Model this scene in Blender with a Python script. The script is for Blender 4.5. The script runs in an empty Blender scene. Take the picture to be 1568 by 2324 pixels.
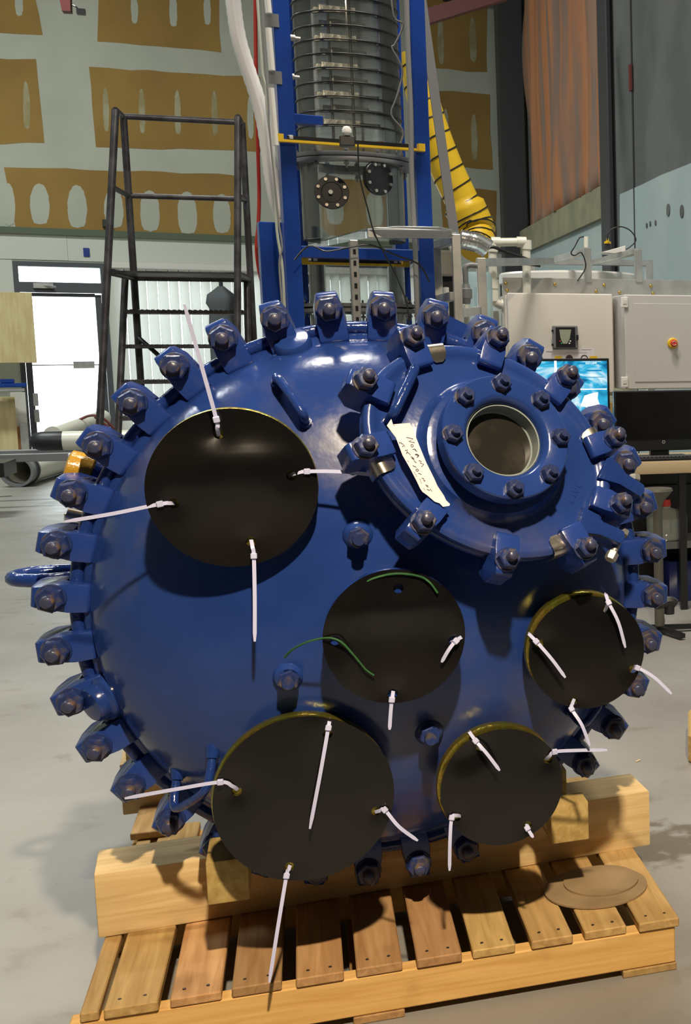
import bpy, bmesh, math, random
from mathutils import Vector, Matrix
from mathutils.geometry import delaunay_2d_cdt
random.seed(7)
scene = bpy.context.scene
COL = scene.collection
R = math.radians

# ------------------------------------------------------------------ camera
FPX, PPX, PPY, IW, IH = 2950.0, 1800.0, 1162.0, 1568.0, 2324.0
CAM = Vector((0.0, 0.0, 1.35))
_p = math.atan(FPX / 23840.0); _a = R(20.45); _r = R(-0.25)
CF = Vector((math.sin(_a)*math.cos(_p), math.cos(_a)*math.cos(_p), -math.sin(_p)))
_cr = Vector((math.cos(_a), -math.sin(_a), 0.0)); _cu = _cr.cross(CF)
CR = _cr*math.cos(_r) + _cu*math.sin(_r)
CU = -_cr*math.sin(_r) + _cu*math.cos(_r)
cd = bpy.data.cameras.new('camera'); cam = bpy.data.objects.new('camera', cd); COL.objects.link(cam)
cam.matrix_world = Matrix(((CR.x, CU.x, -CF.x, CAM.x), (CR.y, CU.y, -CF.y, CAM.y), (CR.z, CU.z, -CF.z, CAM.z), (0, 0, 0, 1)))
cd.sensor_fit = 'VERTICAL'; cd.sensor_height = 24.0; cd.lens = 24.0*FPX/IH
cd.shift_x = -(PPX - IW/2)/IH
cd.clip_start = 0.05; cd.clip_end = 200
scene.camera = cam

# ------------------------------------------------------------------ light
scene.view_settings.view_transform = 'Standard'
scene.view_settings.look = 'None'
scene.view_settings.gamma = 1.0
scene.view_settings.use_curve_mapping = False
scene.view_settings.exposure = 0.0
wd = bpy.data.worlds.new('sky'); scene.world = wd; wd.use_nodes = True
wd.node_tree.nodes['Background'].inputs[0].default_value = (0.86, 0.95, 1.0, 1)
wd.node_tree.nodes['Background'].inputs[1].default_value = 6.0

def area(name, loc, target, size, power, color, size_y=None, spread=None):
    l = bpy.data.lights.new(name, 'AREA'); l.energy = power; l.color = color
    l.size = size
    if size_y: l.shape = 'RECTANGLE'; l.size_y = size_y
    if spread: l.spread = spread
    o = bpy.data.objects.new(name, l); COL.objects.link(o)
    o.location = loc
    d = Vector(target) - Vector(loc)
    o.rotation_euler = d.to_track_quat('-Z', 'Y').to_euler()
    return o
area('ceiling_lamp_key', (0.28, -0.75, 4.6), (0.15, 2.75, 0.7), 0.17, 64, (1.0, 0.82, 0.58), spread=R(74))
area('ceiling_lamp_hall', (-0.3, 4.4, 6.6), (-0.3, 4.4, 0), 1.5, 190, (1.0, 0.95, 0.86), 0.6)
area('ceiling_lamp_rear', (-3.2, 13.0, 7.2), (-3.2, 13.5, 0), 2.4, 420, (0.95, 1.0, 0.92), 0.8)
area('ceiling_lamp_desk', (1.2, 5.6, 5.6), (1.6, 7.2, 0.9), 0.6, 135, (1.0, 0.94, 0.84), 0.4)
area('ceiling_lamp_left', (-5.0, 7.0, 6.8), (-3.5, 8.0, 0), 2.4, 190, (0.90, 0.96, 1.0), 0.8)

# ------------------------------------------------------------------ pixel rays of the calibrated view (used to measure real positions)
def ray(px, py):
    return CF + CR*((px-PPX)/FPX) - CU*((py-PPY)/FPX)
def onplane(px, py, P, n):
    d = ray(px, py); return CAM + d*((Vector(P)-CAM).dot(n)/d.dot(n))
def onz(px, py, z=0.0): return onplane(px, py, (0, 0, z), Vector((0, 0, 1)))
def at(px, py, Y): return onplane(px, py, (0, Y, 0), Vector((0, 1, 0)))
def onx(px, py, X): return onplane(px, py, (X, 0, 0), Vector((1, 0, 0)))

# ------------------------------------------------------------------ materials
def nd(t, typ, **k):
    n = t.nodes.new(typ)
    for a, b in k.items(): setattr(n, a, b)
    return n
def mat(name, col, rough=0.5, metal=0.0, var=None, scale=8.0, stretch=(1, 1, 1), bump=0.0, bscale=40.0,
        rvar=0.0, spec=0.5, coat=0.0, emit=0.0, lo=0.4, hi=0.6, rnd=0.0, detail=4.0, trans=0.0, alpha=1.0):
    m = bpy.data.materials.new(name); m.use_nodes = True; t = m.node_tree; b = t.nodes['Principled BSDF']
    b.inputs['Base Color'].default_value = (*col, 1); b.inputs['Roughness'].default_value = rough
    b.inputs['Metallic'].default_value = metal; b.inputs['Specular IOR Level'].default_value = spec
    b.inputs['Coat Weight'].default_value = coat; b.inputs['Coat Roughness'].default_value = 0.15
    b.inputs['Transmission Weight'].default_value = trans
    if alpha < 1: b.inputs['Alpha'].default_value = alpha
    if emit:
        b.inputs['Emission Color'].default_value = (*col, 1); b.inputs['Emission Strength'].default_value = emit
    tc = nd(t, 'ShaderNodeTexCoord'); mp = nd(t, 'ShaderNodeMapping'); mp.inputs['Scale'].default_value = stretch
    t.links.new(tc.outputs['Object'], mp.inputs['Vector'])
    last = None
    if var:
        n = nd(t, 'ShaderNodeTexNoise'); n.inputs['Scale'].default_value = scale; n.inputs['Detail'].default_value = detail
        t.links.new(mp.outputs[0], n.inputs['Vector'])
        r = nd(t, 'ShaderNodeValToRGB'); r.color_ramp.elements[0].position = lo; r.color_ramp.elements[1].position = hi
        r.color_ramp.elements[0].color = (*col, 1); r.color_ramp.elements[1].color = (*var, 1)
        t.links.new(n.outputs[0], r.inputs[0]); last = r.outputs[0]
        if rvar:
            mr = nd(t, 'ShaderNodeMapRange'); mr.inputs[3].default_value = max(0.02, rough-rvar); mr.inputs[4].default_value = rough+rvar
            t.links.new(n.outputs[0], mr.inputs[0]); t.links.new(mr.outputs[0], b.inputs['Roughness'])
    if rnd:
        oi = nd(t, 'ShaderNodeObjectInfo'); mr = nd(t, 'ShaderNodeMapRange')
        mr.inputs[3].default_value = 1-rnd; mr.inputs[4].default_value = 1+rnd
        t.links.new(oi.outputs['Random'], mr.inputs[0])
        hs = nd(t, 'ShaderNodeHueSaturation'); t.links.new(mr.outputs[0], hs.inputs['Value'])
        if last: t.links.new(last, hs.inputs['Color'])
        else: hs.inputs['Color'].default_value = (*col, 1)
        last = hs.outputs[0]
    if last: t.links.new(last, b.inputs['Base Color'])
    if bump:
        n2 = nd(t, 'ShaderNodeTexNoise'); n2.inputs['Scale'].default_value = bscale; n2.inputs['Detail'].default_value = 3
        t.links.new(mp.outputs[0], n2.inputs['Vector'])
        bp = nd(t, 'ShaderNodeBump'); bp.inputs['Strength'].default_value = bump; bp.inputs['Distance'].default_value = 0.01
        t.links.new(n2.outputs[0], bp.inputs['Height']); t.links.new(bp.outputs[0], b.inputs['Normal'])
    m['pal'] = 1
    return m

def wood(name, c1, c2, axis, knots=True, rough=0.7, rnd=0.15):
    """grain stretched along a local axis, dark knots, random tint per board"""
    m = bpy.data.materials.new(name); m.use_nodes = True; t = m.node_tree; b = t.nodes['Principled BSDF']
    b.inputs['Roughness'].default_value = rough; b.inputs['Specular IOR Level'].default_value = 0.25
    tc = nd(t, 'ShaderNodeTexCoord'); oi = nd(t, 'ShaderNodeObjectInfo')
    va = nd(t, 'ShaderNodeVectorMath', operation='ADD'); vs = nd(t, 'ShaderNodeVectorMath', operation='SCALE')
    t.links.new(oi.outputs['Location'], vs.inputs[0]); vs.inputs['Scale'].default_value = 7.3
    t.links.new(tc.outputs['Object'], va.inputs[0]); t.links.new(vs.outputs[0], va.inputs[1])
    mp = nd(t, 'ShaderNodeMapping'); s = [26.0, 26.0, 26.0]; s[axis] = 1.6; mp.inputs['Scale'].default_value = s
    t.links.new(va.outputs[0], mp.inputs['Vector'])
    n = nd(t, 'ShaderNodeTexNoise'); n.inputs['Scale'].default_value = 2.2; n.inputs['Detail'].default_value = 5; n.inputs['Distortion'].default_value = 0.6
    t.links.new(mp.outputs[0], n.inputs['Vector'])
    r = nd(t, 'ShaderNodeValToRGB'); r.color_ramp.elements[0].position = 0.32; r.color_ramp.elements[1].position = 0.68
    r.color_ramp.elements[0].color = (*c2, 1); r.color_ramp.elements[1].color = (*c1, 1)
    t.links.new(n.outputs[0], r.inputs[0]); last = r.outputs[0]
    if knots:
        mp2 = nd(t, 'ShaderNodeMapping'); s2 = [6.0, 6.0, 6.0]; s2[axis] = 2.6; mp2.inputs['Scale'].default_value = s2
        t.links.new(va.outputs[0], mp2.inputs['Vector'])
        v = nd(t, 'ShaderNodeTexVoronoi'); v.inputs['Scale'].default_value = 1.0; t.links.new(mp2.outputs[0], v.inputs['Vector'])
        kr = nd(t, 'ShaderNodeValToRGB'); kr.color_ramp.elements[0].position = 0.05; kr.color_ramp.elements[1].position = 0.13
        kr.color_ramp.elements[0].color = (0.25, 0.16, 0.1, 1); kr.color_ramp.elements[1].color = (1, 1, 1, 1)
        t.links.new(v.outputs['Distance'], kr.inputs[0])
        mx = nd(t, 'ShaderNodeMix', data_type='RGBA', blend_type='MULTIPLY'); mx.inputs[0].default_value = 0.8
        t.links.new(last, mx.inputs[6]); t.links.new(kr.outputs[0], mx.inputs[7]); last = mx.outputs[2]
    # grimy stains
    n3 = nd(t, 'ShaderNodeTexNoise'); n3.inputs['Scale'].default_value = 5.0; n3.inputs['Detail'].default_value = 6
    t.links.new(va.outputs[0], n3.inputs['Vector'])
    r3 = nd(t, 'ShaderNodeValToRGB'); r3.color_ramp.elements[0].position = 0.58; r3.color_ramp.elements[1].position = 0.78
    r3.color_ramp.elements[0].color = (1, 1, 1, 1); r3.color_ramp.elements[1].color = (0.45, 0.4, 0.33, 1)
    t.links.new(n3.outputs[0], r3.inputs[0])
    m3 = nd(t, 'ShaderNodeMix', data_type='RGBA', blend_type='MULTIPLY'); m3.inputs[0].default_value = 0.7
    t.links.new(last, m3.inputs[6]); t.links.new(r3.outputs[0], m3.inputs[7]); last = m3.outputs[2]
    mr = nd(t, 'ShaderNodeMapRange'); mr.inputs[3].default_value = 1-rnd; mr.inputs[4].default_value = 1+rnd
    t.links.new(oi.outputs['Random'], mr.inputs[0])
    hs = nd(t, 'ShaderNodeHueSaturation'); t.links.new(mr.outputs[0], hs.inputs['Value']); t.links.new(last, hs.inputs['Color'])
    wn_ = nd(t, 'ShaderNodeTexWhiteNoise', noise_dimensions='1D'); t.links.new(oi.outputs['Random'], wn_.inputs['W'])
    mh = nd(t, 'ShaderNodeMapRange'); mh.inputs[3].default_value = 0.5-rnd*0.06; mh.inputs[4].default_value = 0.5+rnd*0.05; t.links.new(wn_.outputs[0], mh.inputs[0]); t.links.new(mh.outputs[0], hs.inputs['Hue'])
    t.links.new(hs.outputs[0], b.inputs['Base Color'])
    bp = nd(t, 'ShaderNodeBump'); bp.inputs['Strength'].default_value = 0.25; bp.inputs['Distance'].default_value = 0.004
    t.links.new(n.outputs[0], bp.inputs['Height']); t.links.new(bp.outputs[0], b.inputs['Normal'])
    return m

def clear(name, tint, gloss=0.12, rough=0.03, haze=0.0, hcol=(0.8, 0.85, 0.8)):
    m = bpy.data.materials.new(name); m.use_nodes = True; t = m.node_tree; t.nodes.remove(t.nodes['Principled BSDF'])
    out = t.nodes['Material Output']
    tr = nd(t, 'ShaderNodeBsdfTransparent'); tr.inputs[0].default_value = (*tint, 1)
    gl = nd(t, 'ShaderNodeBsdfGlossy'); gl.inputs['Roughness'].default_value = rough
    fr = nd(t, 'ShaderNodeFresnel'); fr.inputs[0].default_value = 1.49
    ad = nd(t, 'ShaderNodeMath', operation='MULTIPLY_ADD'); ad.inputs[1].default_value = 0.9; ad.inputs[2].default_value = gloss*0.3
    t.links.new(fr.outputs[0], ad.inputs[0])
    mx = nd(t, 'ShaderNodeMixShader'); t.links.new(ad.outputs[0], mx.inputs[0]); t.links.new(tr.outputs[0], mx.inputs[1]); t.links.new(gl.outputs[0], mx.inputs[2])
    last = mx.outputs[0]
    if haze:
        df = nd(t, 'ShaderNodeBsdfDiffuse'); df.inputs[0].default_value = (*hcol, 1)
        m2 = nd(t, 'ShaderNodeMixShader'); m2.inputs[0].default_value = haze
        t.links.new(last, m2.inputs[1]); t.links.new(df.outputs[0], m2.inputs[2]); last = m2.outputs[0]
    t.links.new(last, out.inputs[0])
    return m

def blue_paint(name, base, light, dirt, dscale, dlo, dhi, rough, bump, bscale):
    """glossy enamel: mottled blue, brown dust and rust blooms, brush and drip relief"""
    m = bpy.data.materials.new(name); m.use_nodes = True; t = m.node_tree; b = t.nodes['Principled BSDF']
    tc = nd(t, 'ShaderNodeTexCoord')
    n = nd(t, 'ShaderNodeTexNoise'); n.inputs['Scale'].default_value = 5; n.inputs['Detail'].default_value = 5
    t.links.new(tc.outputs['Object'], n.inputs['Vector'])
    r = nd(t, 'ShaderNodeValToRGB'); r.color_ramp.elements[0].position = 0.35; r.color_ramp.elements[1].position = 0.7
    r.color_ramp.elements[0].color = (*base, 1); r.color_ramp.elements[1].color = (*light, 1)
    t.links.new(n.outputs[0], r.inputs[0])
    n2 = nd(t, 'ShaderNodeTexNoise'); n2.inputs['Scale'].default_value = dscale; n2.inputs['Detail'].default_value = 7; n2.inputs['Roughness'].default_value = 0.62
    t.links.new(tc.outputs['Object'], n2.inputs['Vector'])
    r2 = nd(t, 'ShaderNodeValToRGB'); r2.color_ramp.elements[0].position = dlo; r2.color_ramp.elements[1].position = dhi
    r2.color_ramp.elements[0].color = (0, 0, 0, 1); r2.color_ramp.elements[1].color = (1, 1, 1, 1)
    t.links.new(n2.outputs[0], r2.inputs[0])
    mx = nd(t, 'ShaderNodeMix', data_type='RGBA'); mx.inputs[7].default_value = (*dirt, 1)
    t.links.new(r2.outputs[0], mx.inputs[0]); t.links.new(r.outputs[0], mx.inputs[6])
    t.links.new(mx.outputs[2], b.inputs['Base Color'])
    mr = nd(t, 'ShaderNodeMapRange'); mr.inputs[3].default_value = rough; mr.inputs[4].default_value = min(1, rough+0.35)
    t.links.new(r2.outputs[0], mr.inputs[0]); t.links.new(mr.outputs[0], b.inputs['Roughness'])
    n3 = nd(t, 'ShaderNodeTexNoise'); n3.inputs['Scale'].default_value = bscale; n3.inputs['Detail'].default_value = 2.5
    t.links.new(tc.outputs['Object'], n3.inputs['Vector'])
    bp = nd(t, 'ShaderNodeBump'); bp.inputs['Strength'].default_value = bump; bp.inputs['Distance'].default_value = 0.004
    t.links.new(n3.outputs[0], bp.inputs['Height']); t.links.new(bp.outputs[0], b.inputs['Normal'])
    b.inputs['Specular IOR Level'].default_value = 0.55
    return m

M = {}
M['blue'] = blue_paint('blue_enamel', (0.014, 0.040, 0.185), (0.021, 0.055, 0.24), (0.085, 0.070, 0.072), 2.6, 0.53, 0.80, 0.19, 0.16, 38)
M['blue_wet'] = blue_paint('blue_enamel_drippy', (0.011, 0.033, 0.165), (0.017, 0.046, 0.21), (0.05, 0.05, 0.06), 6, 0.66, 0.82, 0.18, 0.55, 55)
M['blue_cl'] = blue_paint('blue_clamp_paint', (0.011, 0.037, 0.195), (0.018, 0.050, 0.245), (0.10, 0.095, 0.11), 9, 0.60, 0.80, 0.26, 0.22, 40)
M['nut'] = blue_paint('painted_steel_nut', (0.022, 0.030, 0.085), (0.014, 0.036, 0.16), (0.085, 0.066, 0.055), 22, 0.52, 0.66, 0.32, 0.25, 90)
M['stud'] = blue_paint('stud_steel', (0.055, 0.050, 0.060), (0.015, 0.045, 0.19), (0.15, 0.095, 0.055), 30, 0.50, 0.62, 0.34, 0.3, 110)
M['tower_blue'] = mat('tower_blue_paint', (0.010, 0.040, 0.22), 0.22, var=(0.012, 0.052, 0.28), scale=3, bump=0.05)
M['black'] = mat('black_sheet', (0.0055, 0.005, 0.0052), 0.14, var=(0.009, 0.0075, 0.007), scale=3, rvar=0.06, spec=0.5)
M['gold'] = mat('yellow_passivated_steel', (0.50, 0.36, 0.07), 0.32, 0.9, var=(0.30, 0.30, 0.05), scale=14, bump=0.3, bscale=60)
M['nylon'] = mat('white_nylon', (0.56, 0.58, 0.84), 0.35, spec=0.4)
M['steel'] = mat('stainless_clip', (0.72, 0.66, 0.58), 0.28, 1.0, bump=0.05)
M['chrome'] = mat('bright_bolt_steel', (0.42, 0.41, 0.40), 0.55, 0.8)
M['gasket'] = mat('pale_gasket', (0.42, 0.38, 0.32), 0.5)
M['glass_dark'] = mat('sight_glass', (0.020, 0.019, 0.016), 0.07, var=(0.045, 0.040, 0.034), scale=12, spec=0.6, rvar=0.05)
M['seal'] = mat('white_seal', (0.24, 0.28, 0.27), 0.45)
M['paper'] = mat('paper_tag', (0.80, 0.74, 0.78), 0.8, var=(0.74, 0.69, 0.70), scale=20)
M['ink'] = mat('black_ink', (0.03, 0.02, 0.03), 0.7)
M['grey_ink'] = mat('faded_ink', (0.30, 0.28, 0.29), 0.7)
M['twine'] = mat('green_twine', (0.02, 0.10, 0.025), 0.7)
M['pallet'] = wood('pallet_deck_wood', (0.54, 0.34, 0.145), (0.38, 0.215, 0.080), 1, rnd=0.24)
M['stringer'] = wood('pallet_stringer_wood', (0.78, 0.50, 0.18), (0.64, 0.37, 0.11), 0, rnd=0.06)
M['beam'] = wood('beam_wood', (0.80, 0.58, 0.30), (0.62, 0.42, 0.19), 0, rnd=0.06)
M['chock'] = wood('chock_wood', (0.58, 0.42, 0.16), (0.42, 0.27, 0.09), 1, rnd=0.10)
M['board'] = mat('brown_hardboard', (0.34, 0.235, 0.125), 0.85, var=(0.27, 0.18, 0.09), scale=9)
M['nail'] = mat('nail_steel', (0.06, 0.05, 0.045), 0.6, 0.4)
M['yellow'] = mat('yellow_paint', (0.72, 0.46, 0.02), 0.35)
M['yellow_wrap'] = mat('amber_plastic_wrap', (0.52, 0.28, 0.03), 0.22, bump=0.7, bscale=30)
M['white'] = mat('white_plastic', (0.72, 0.70, 0.66), 0.35)
M['pvc'] = mat('white_pvc', (0.74, 0.72, 0.62), 0.3)
M['cabinet'] = mat('white_cabinet_enamel', (0.66, 0.61, 0.55), 0.4)
M['cabinet2'] = mat('grey_cabinet_enamel', (0.52, 0.50, 0.48), 0.4)
M['alu'] = mat('aluminium', (0.55, 0.55, 0.53), 0.38, 0.75, var=(0.45, 0.45, 0.44), scale=10)
M['brass'] = mat('brass_bolt', (0.62, 0.45, 0.13), 0.3, 0.9)
M['dark'] = mat('black_plastic', (0.012, 0.012, 0.014), 0.32)
M['rubber'] = mat('black_rubber', (0.015, 0.016, 0.02), 0.45)
M['greypvc'] = mat('grey_pvc', (0.16, 0.165, 0.17), 0.4)
M['red'] = mat('red_hose', (0.42, 0.03, 0.02), 0.4)
M['maroon'] = mat('red_iron', (0.13, 0.02, 0.018), 0.5)
M['ladder'] = mat('dark_steel_tube', (0.042, 0.038, 0.040), 0.42, 0.5, var=(0.08, 0.075, 0.08), scale=12)
M['tan'] = mat('tan_desk_edge', (0.50, 0.38, 0.23), 0.5)
M['ply'] = mat('plywood', (0.66, 0.55, 0.30), 0.6, var=(0.58, 0.46, 0.22), scale=3, stretch=(6, 6, 1))
M['acrylic'] = clear('clear_acrylic', (0.975, 0.985, 0.975), 0.10, 0.04, 0.03)
M['pane'] = clear('window_glass', (0.95, 0.97, 0.97), 0.05, 0.02)
M['smoke'] = clear('smoked_cover', (0.45, 0.45, 0.45), 0.2, 0.05)
# ------------------------------------------------------------------ geometry helpers
def link(name, me, m, parent=None, mw=None):
    o = bpy.data.objects.new(name, me); COL.objects.link(o)
    if m is not None and len(me.materials) == 0: me.materials.append(M[m] if isinstance(m, str) else m)
    if parent is not None: o.parent = parent
    if mw is not None: o.matrix_local = mw
    return o
def fin(bm, name, ang=35, rec=True):
    if rec: bmesh.ops.recalc_face_normals(bm, faces=bm.faces)
    me = bpy.data.meshes.new(name); bm.to_mesh(me); bm.free()
    me.shade_smooth(); me.set_sharp_from_angle(angle=R(ang))
    return me
def obj(name, bm, m, parent=None, mw=None, ang=35, rec=True):
    return link(name, fin(bm, name, ang, rec), m, parent, mw)
def tag(o, label, cat, group=None):
    o['label'] = label; o['category'] = cat
    if group: o['group'] = group
    return o
def thing(name, label, cat, loc=(0, 0, 0), group=None, mw=None):
    o = bpy.data.objects.new(name, None); COL.objects.link(o); o.empty_display_size = 0.1
    if mw is not None: o.matrix_world = mw
    else: o.location = loc
    return tag(o, label, cat, group)
def struct(o): o['kind'] = 'structure'; return o
def frame(o, x, y, z):
    x, y, z, o = Vector(x), Vector(y), Vector(z), Vector(o)
    return Matrix(((x.x, y.x, z.x, o.x), (x.y, y.y, z.y, o.y), (x.z, y.z, z.z, o.z), (0, 0, 0, 1)))
def nb(): return bmesh.new()
def box(bm, x0, x1, y0, y1, z0, z1, mw=None):
    vs = []
    for z in (z0, z1):
        for x, y in ((x0, y0), (x1, y0), (x1, y1), (x0, y1)):
            v = Vector((x, y, z)); vs.append(bm.verts.new(mw @ v if mw else v))
    for f in ((3, 2, 1, 0), (4, 5, 6, 7), (0, 1, 5, 4), (1, 2, 6, 5), (2, 3, 7, 6), (3, 0, 4, 7)):
        bm.faces.new([vs[i] for i in f])
    return vs
def bevel(bm, w, seg=1, edges=None):
    bmesh.ops.recalc_face_normals(bm, faces=bm.faces)
    es = edges or [e for e in bm.edges if len(e.link_faces) == 2 and e.calc_face_angle(0) > 0.5]
    bmesh.ops.bevel(bm, geom=es, offset=w, segments=seg, affect='EDGES', profile=0.6)
def basis(d):
    d = Vector(d).normalized(); a = Vector((0, 0, 1)) if abs(d.z) < 0.9 else Vector((1, 0, 0))
    x = a.cross(d).normalized(); return x, d.cross(x), d
def cyl(bm, p0, p1, r0, r1=None, n=16, caps=True):
    p0, p1 = Vector(p0), Vector(p1); r1 = r0 if r1 is None else r1
    x, y, d = basis(p1-p0); A = []; B = []
    for i in range(n):
        t = 2*math.pi*i/n; c = x*math.cos(t) + y*math.sin(t)
        A.append(bm.verts.new(p0 + c*r0)); B.append(bm.verts.new(p1 + c*r1))
    for i in range(n): bm.faces.new((A[i], A[(i+1) % n], B[(i+1) % n], B[i]))
    if caps: bm.faces.new(A[::-1]); bm.faces.new(B)
def tube(bm, pts, r, n=8, closed=False, caps=True, radii=None):
    pts = [Vector(p) for p in pts]; N = len(pts); rings = []; x = None
    for i, p in enumerate(pts):
        if closed: t = pts[(i+1) % N] - pts[i-1]
        else: t = pts[min(i+1, N-1)] - pts[max(i-1, 0)]
        t.normalize()
        if x is None: x, y, _ = basis(t)
        else: x = (x - t*x.dot(t)).normalized()
        y = t.cross(x); rr = radii[i] if radii else r
        rings.append([bm.verts.new(p + (x*math.cos(2*math.pi*k/n) + y*math.sin(2*math.pi*k/n))*rr) for k in range(n)])
    for i in range(N if closed else N-1):
        a, b = rings[i], rings[(i+1) % N]
        for k in range(n): bm.faces.new((a[k], a[(k+1) % n], b[(k+1) % n], b[k]))
    if caps and not closed: bm.faces.new(rings[0][::-1]); bm.faces.new(rings[-1])
def smoothpath(pts, k=6):
    pts = [Vector(p) for p in pts]; out = []
    P = [pts[0]*2 - pts[1]] + pts + [pts[-1]*2 - pts[-2]]
    for i in range(1, len(P)-2):
        a, b, c, d = P[i-1], P[i], P[i+1], P[i+2]
        for j in range(k):
            t = j/k
            out.append(0.5*((2*b) + (c-a)*t + (2*a-5*b+4*c-d)*t*t + (3*b-a-3*c+d)*t**3))
    out.append(pts[-1]); return out
def strap(bm, pts, nrm, w, th, taper=True):
    pts = [Vector(p) for p in pts]; N = len(pts); rings = []
    for i, p in enumerate(pts):
        t = (pts[min(i+1, N-1)] - pts[max(i-1, 0)]).normalized()
        n = Vector(nrm); n = (n - t*n.dot(t)).normalized(); s = t.cross(n)
        ww = w*(0.55 if (taper and i == N-1) else 1)
        rings.append([bm.verts.new(p + s*a*ww/2 + n*b*th/2) for a, b in ((-1, -1), (1, -1), (1, 1), (-1, 1))])
    for a, b in zip(rings, rings[1:]):
        for k in range(4): bm.faces.new((a[k], a[(k+1) % 4], b[(k+1) % 4], b[k]))
    bm.faces.new(rings[0][::-1]); bm.faces.new(rings[-1])
def lathe(bm, prof, n=48, mw=None, closed=False, sx=1.0, sy=1.0):
    rings = []
    for r, z in prof:
        if r < 1e-6:
            v = Vector((0, 0, z)); rings.append([bm.verts.new(mw @ v if mw else v)])
        else:
            ring = []
            for i in range(n):
                t = 2*math.pi*i/n; v = Vector((r*math.cos(t)*sx, r*math.sin(t)*sy, z)); ring.append(bm.verts.new(mw @ v if mw else v))
            rings.append(ring)
    pr = list(zip(rings, rings[1:])) + ([(rings[-1], rings[0])] if closed else [])
    for a, b in pr:
        if len(a) == 1 and len(b) == 1: continue
        for i in range(n):
            j = (i+1) % n
            if len(a) == 1: bm.faces.new((a[0], b[i], b[j]))
            elif len(b) == 1: bm.faces.new((a[i], a[j], b[0]))
            else: bm.faces.new((a[i], a[j], b[j], b[i]))
def elathe(bm, prof, A, B, n=96, mw=None):
    """rings offset inwards / outwards from an ellipse A x B: prof = [(offset, z)]"""
    rings = []
    for off, z in prof:
        ring = []
        for i in range(n):
            t = 2*math.pi*i/n; p = Vector((A*math.cos(t), B*math.sin(t), 0)); nn = Vector((math.cos(t)/A, math.sin(t)/B, 0)).normalized()
            v = p + nn*off; v.z = z; ring.append(bm.verts.new(mw @ v if mw else v))
        rings.append(ring)
    for a, b in zip(rings, rings[1:]):
        for i in range(n): bm.faces.new((a[i], a[(i+1) % n], b[(i+1) % n], b[i]))
    return rings
def prism(bm, poly, z0, z1, mw=None):
    A = [Vector((x, y, z0)) for x, y in poly]; B = [Vector((x, y, z1)) for x, y in poly]
    if mw: A = [mw @ v for v in A]; B = [mw @ v for v in B]
    A = [bm.verts.new(v) for v in A]; B = [bm.verts.new(v) for v in B]; n = len(A)
    for i in range(n): bm.faces.new((A[i], A[(i+1) % n], B[(i+1) % n], B[i]))
    bm.faces.new(A[::-1]); bm.faces.new(B)
def hexnut(bm, z0, z1, af, ch=0.12, rot=0.0, mw=None):
    r = af/2/math.cos(math.pi/6); prof = [(0, z0), (1, z0), (1, z1-(z1-z0)*ch), (0.88, z1), (0, z1)]
    rings = []
    for k, z in prof:
        if k == 0:
            v = Vector((0, 0, z)); rings.append([bm.verts.new(mw @ v if mw else v)]); continue
        ring = []
        for i in range(6):
            t = math.pi/3*i + rot; v = Vector((r*k*math.cos(t), r*k*math.sin(t), z)); ring.append(bm.verts.new(mw @ v if mw else v))
        rings.append(ring)
    for a, b in zip(rings, rings[1:]):
        for i in range(6):
            j = (i+1) % 6
            if len(a) == 1: bm.faces.new((a[0], b[j], b[i]))
            elif len(b) == 1: bm.faces.new((a[i], a[j], b[0]))
            else: bm.faces.new((a[i], a[j], b[j], b[i]))
def quad_slab(bm, P, nrm, th):
    """polygon of points given thickness along nrm"""
    n = Vector(nrm).normalized()*th
    A = [bm.verts.new(p) for p in P]; B = [bm.verts.new(Vector(p)+n) for p in P]; k = len(P)
    for i in range(k): bm.faces.new((A[i], A[(i+1) % k], B[(i+1) % k], B[i]))
    bm.faces.new(A[::-1]); bm.faces.new(B)
def bar(bm, p0, p1, w, h, up=(0, 0, 1)):
    p0, p1 = Vector(p0), Vector(p1); d = (p1-p0); L = d.length; d.normalize()
    u = Vector(up); s = d.cross(u).normalized(); u = s.cross(d)
    box(bm, 0, L, -w/2, w/2, -h/2, h/2, frame(p0, d, s, u))
def text_mesh(body, size, ext=0.0005, bold=False):
    c = bpy.data.curves.new('lettering', 'FONT'); c.body = body; c.size = size; c.extrude = ext; c.align_x = 'CENTER'; c.align_y = 'CENTER'
    if bold: c.offset = size*0.02
    o = bpy.data.objects.new('lettering', c); COL.objects.link(o)
    me = bpy.data.meshes.new_from_object(o.evaluated_get(bpy.context.evaluated_depsgraph_get()))
    bpy.data.objects.remove(o); bpy.data.curves.remove(c)
    return me
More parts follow.
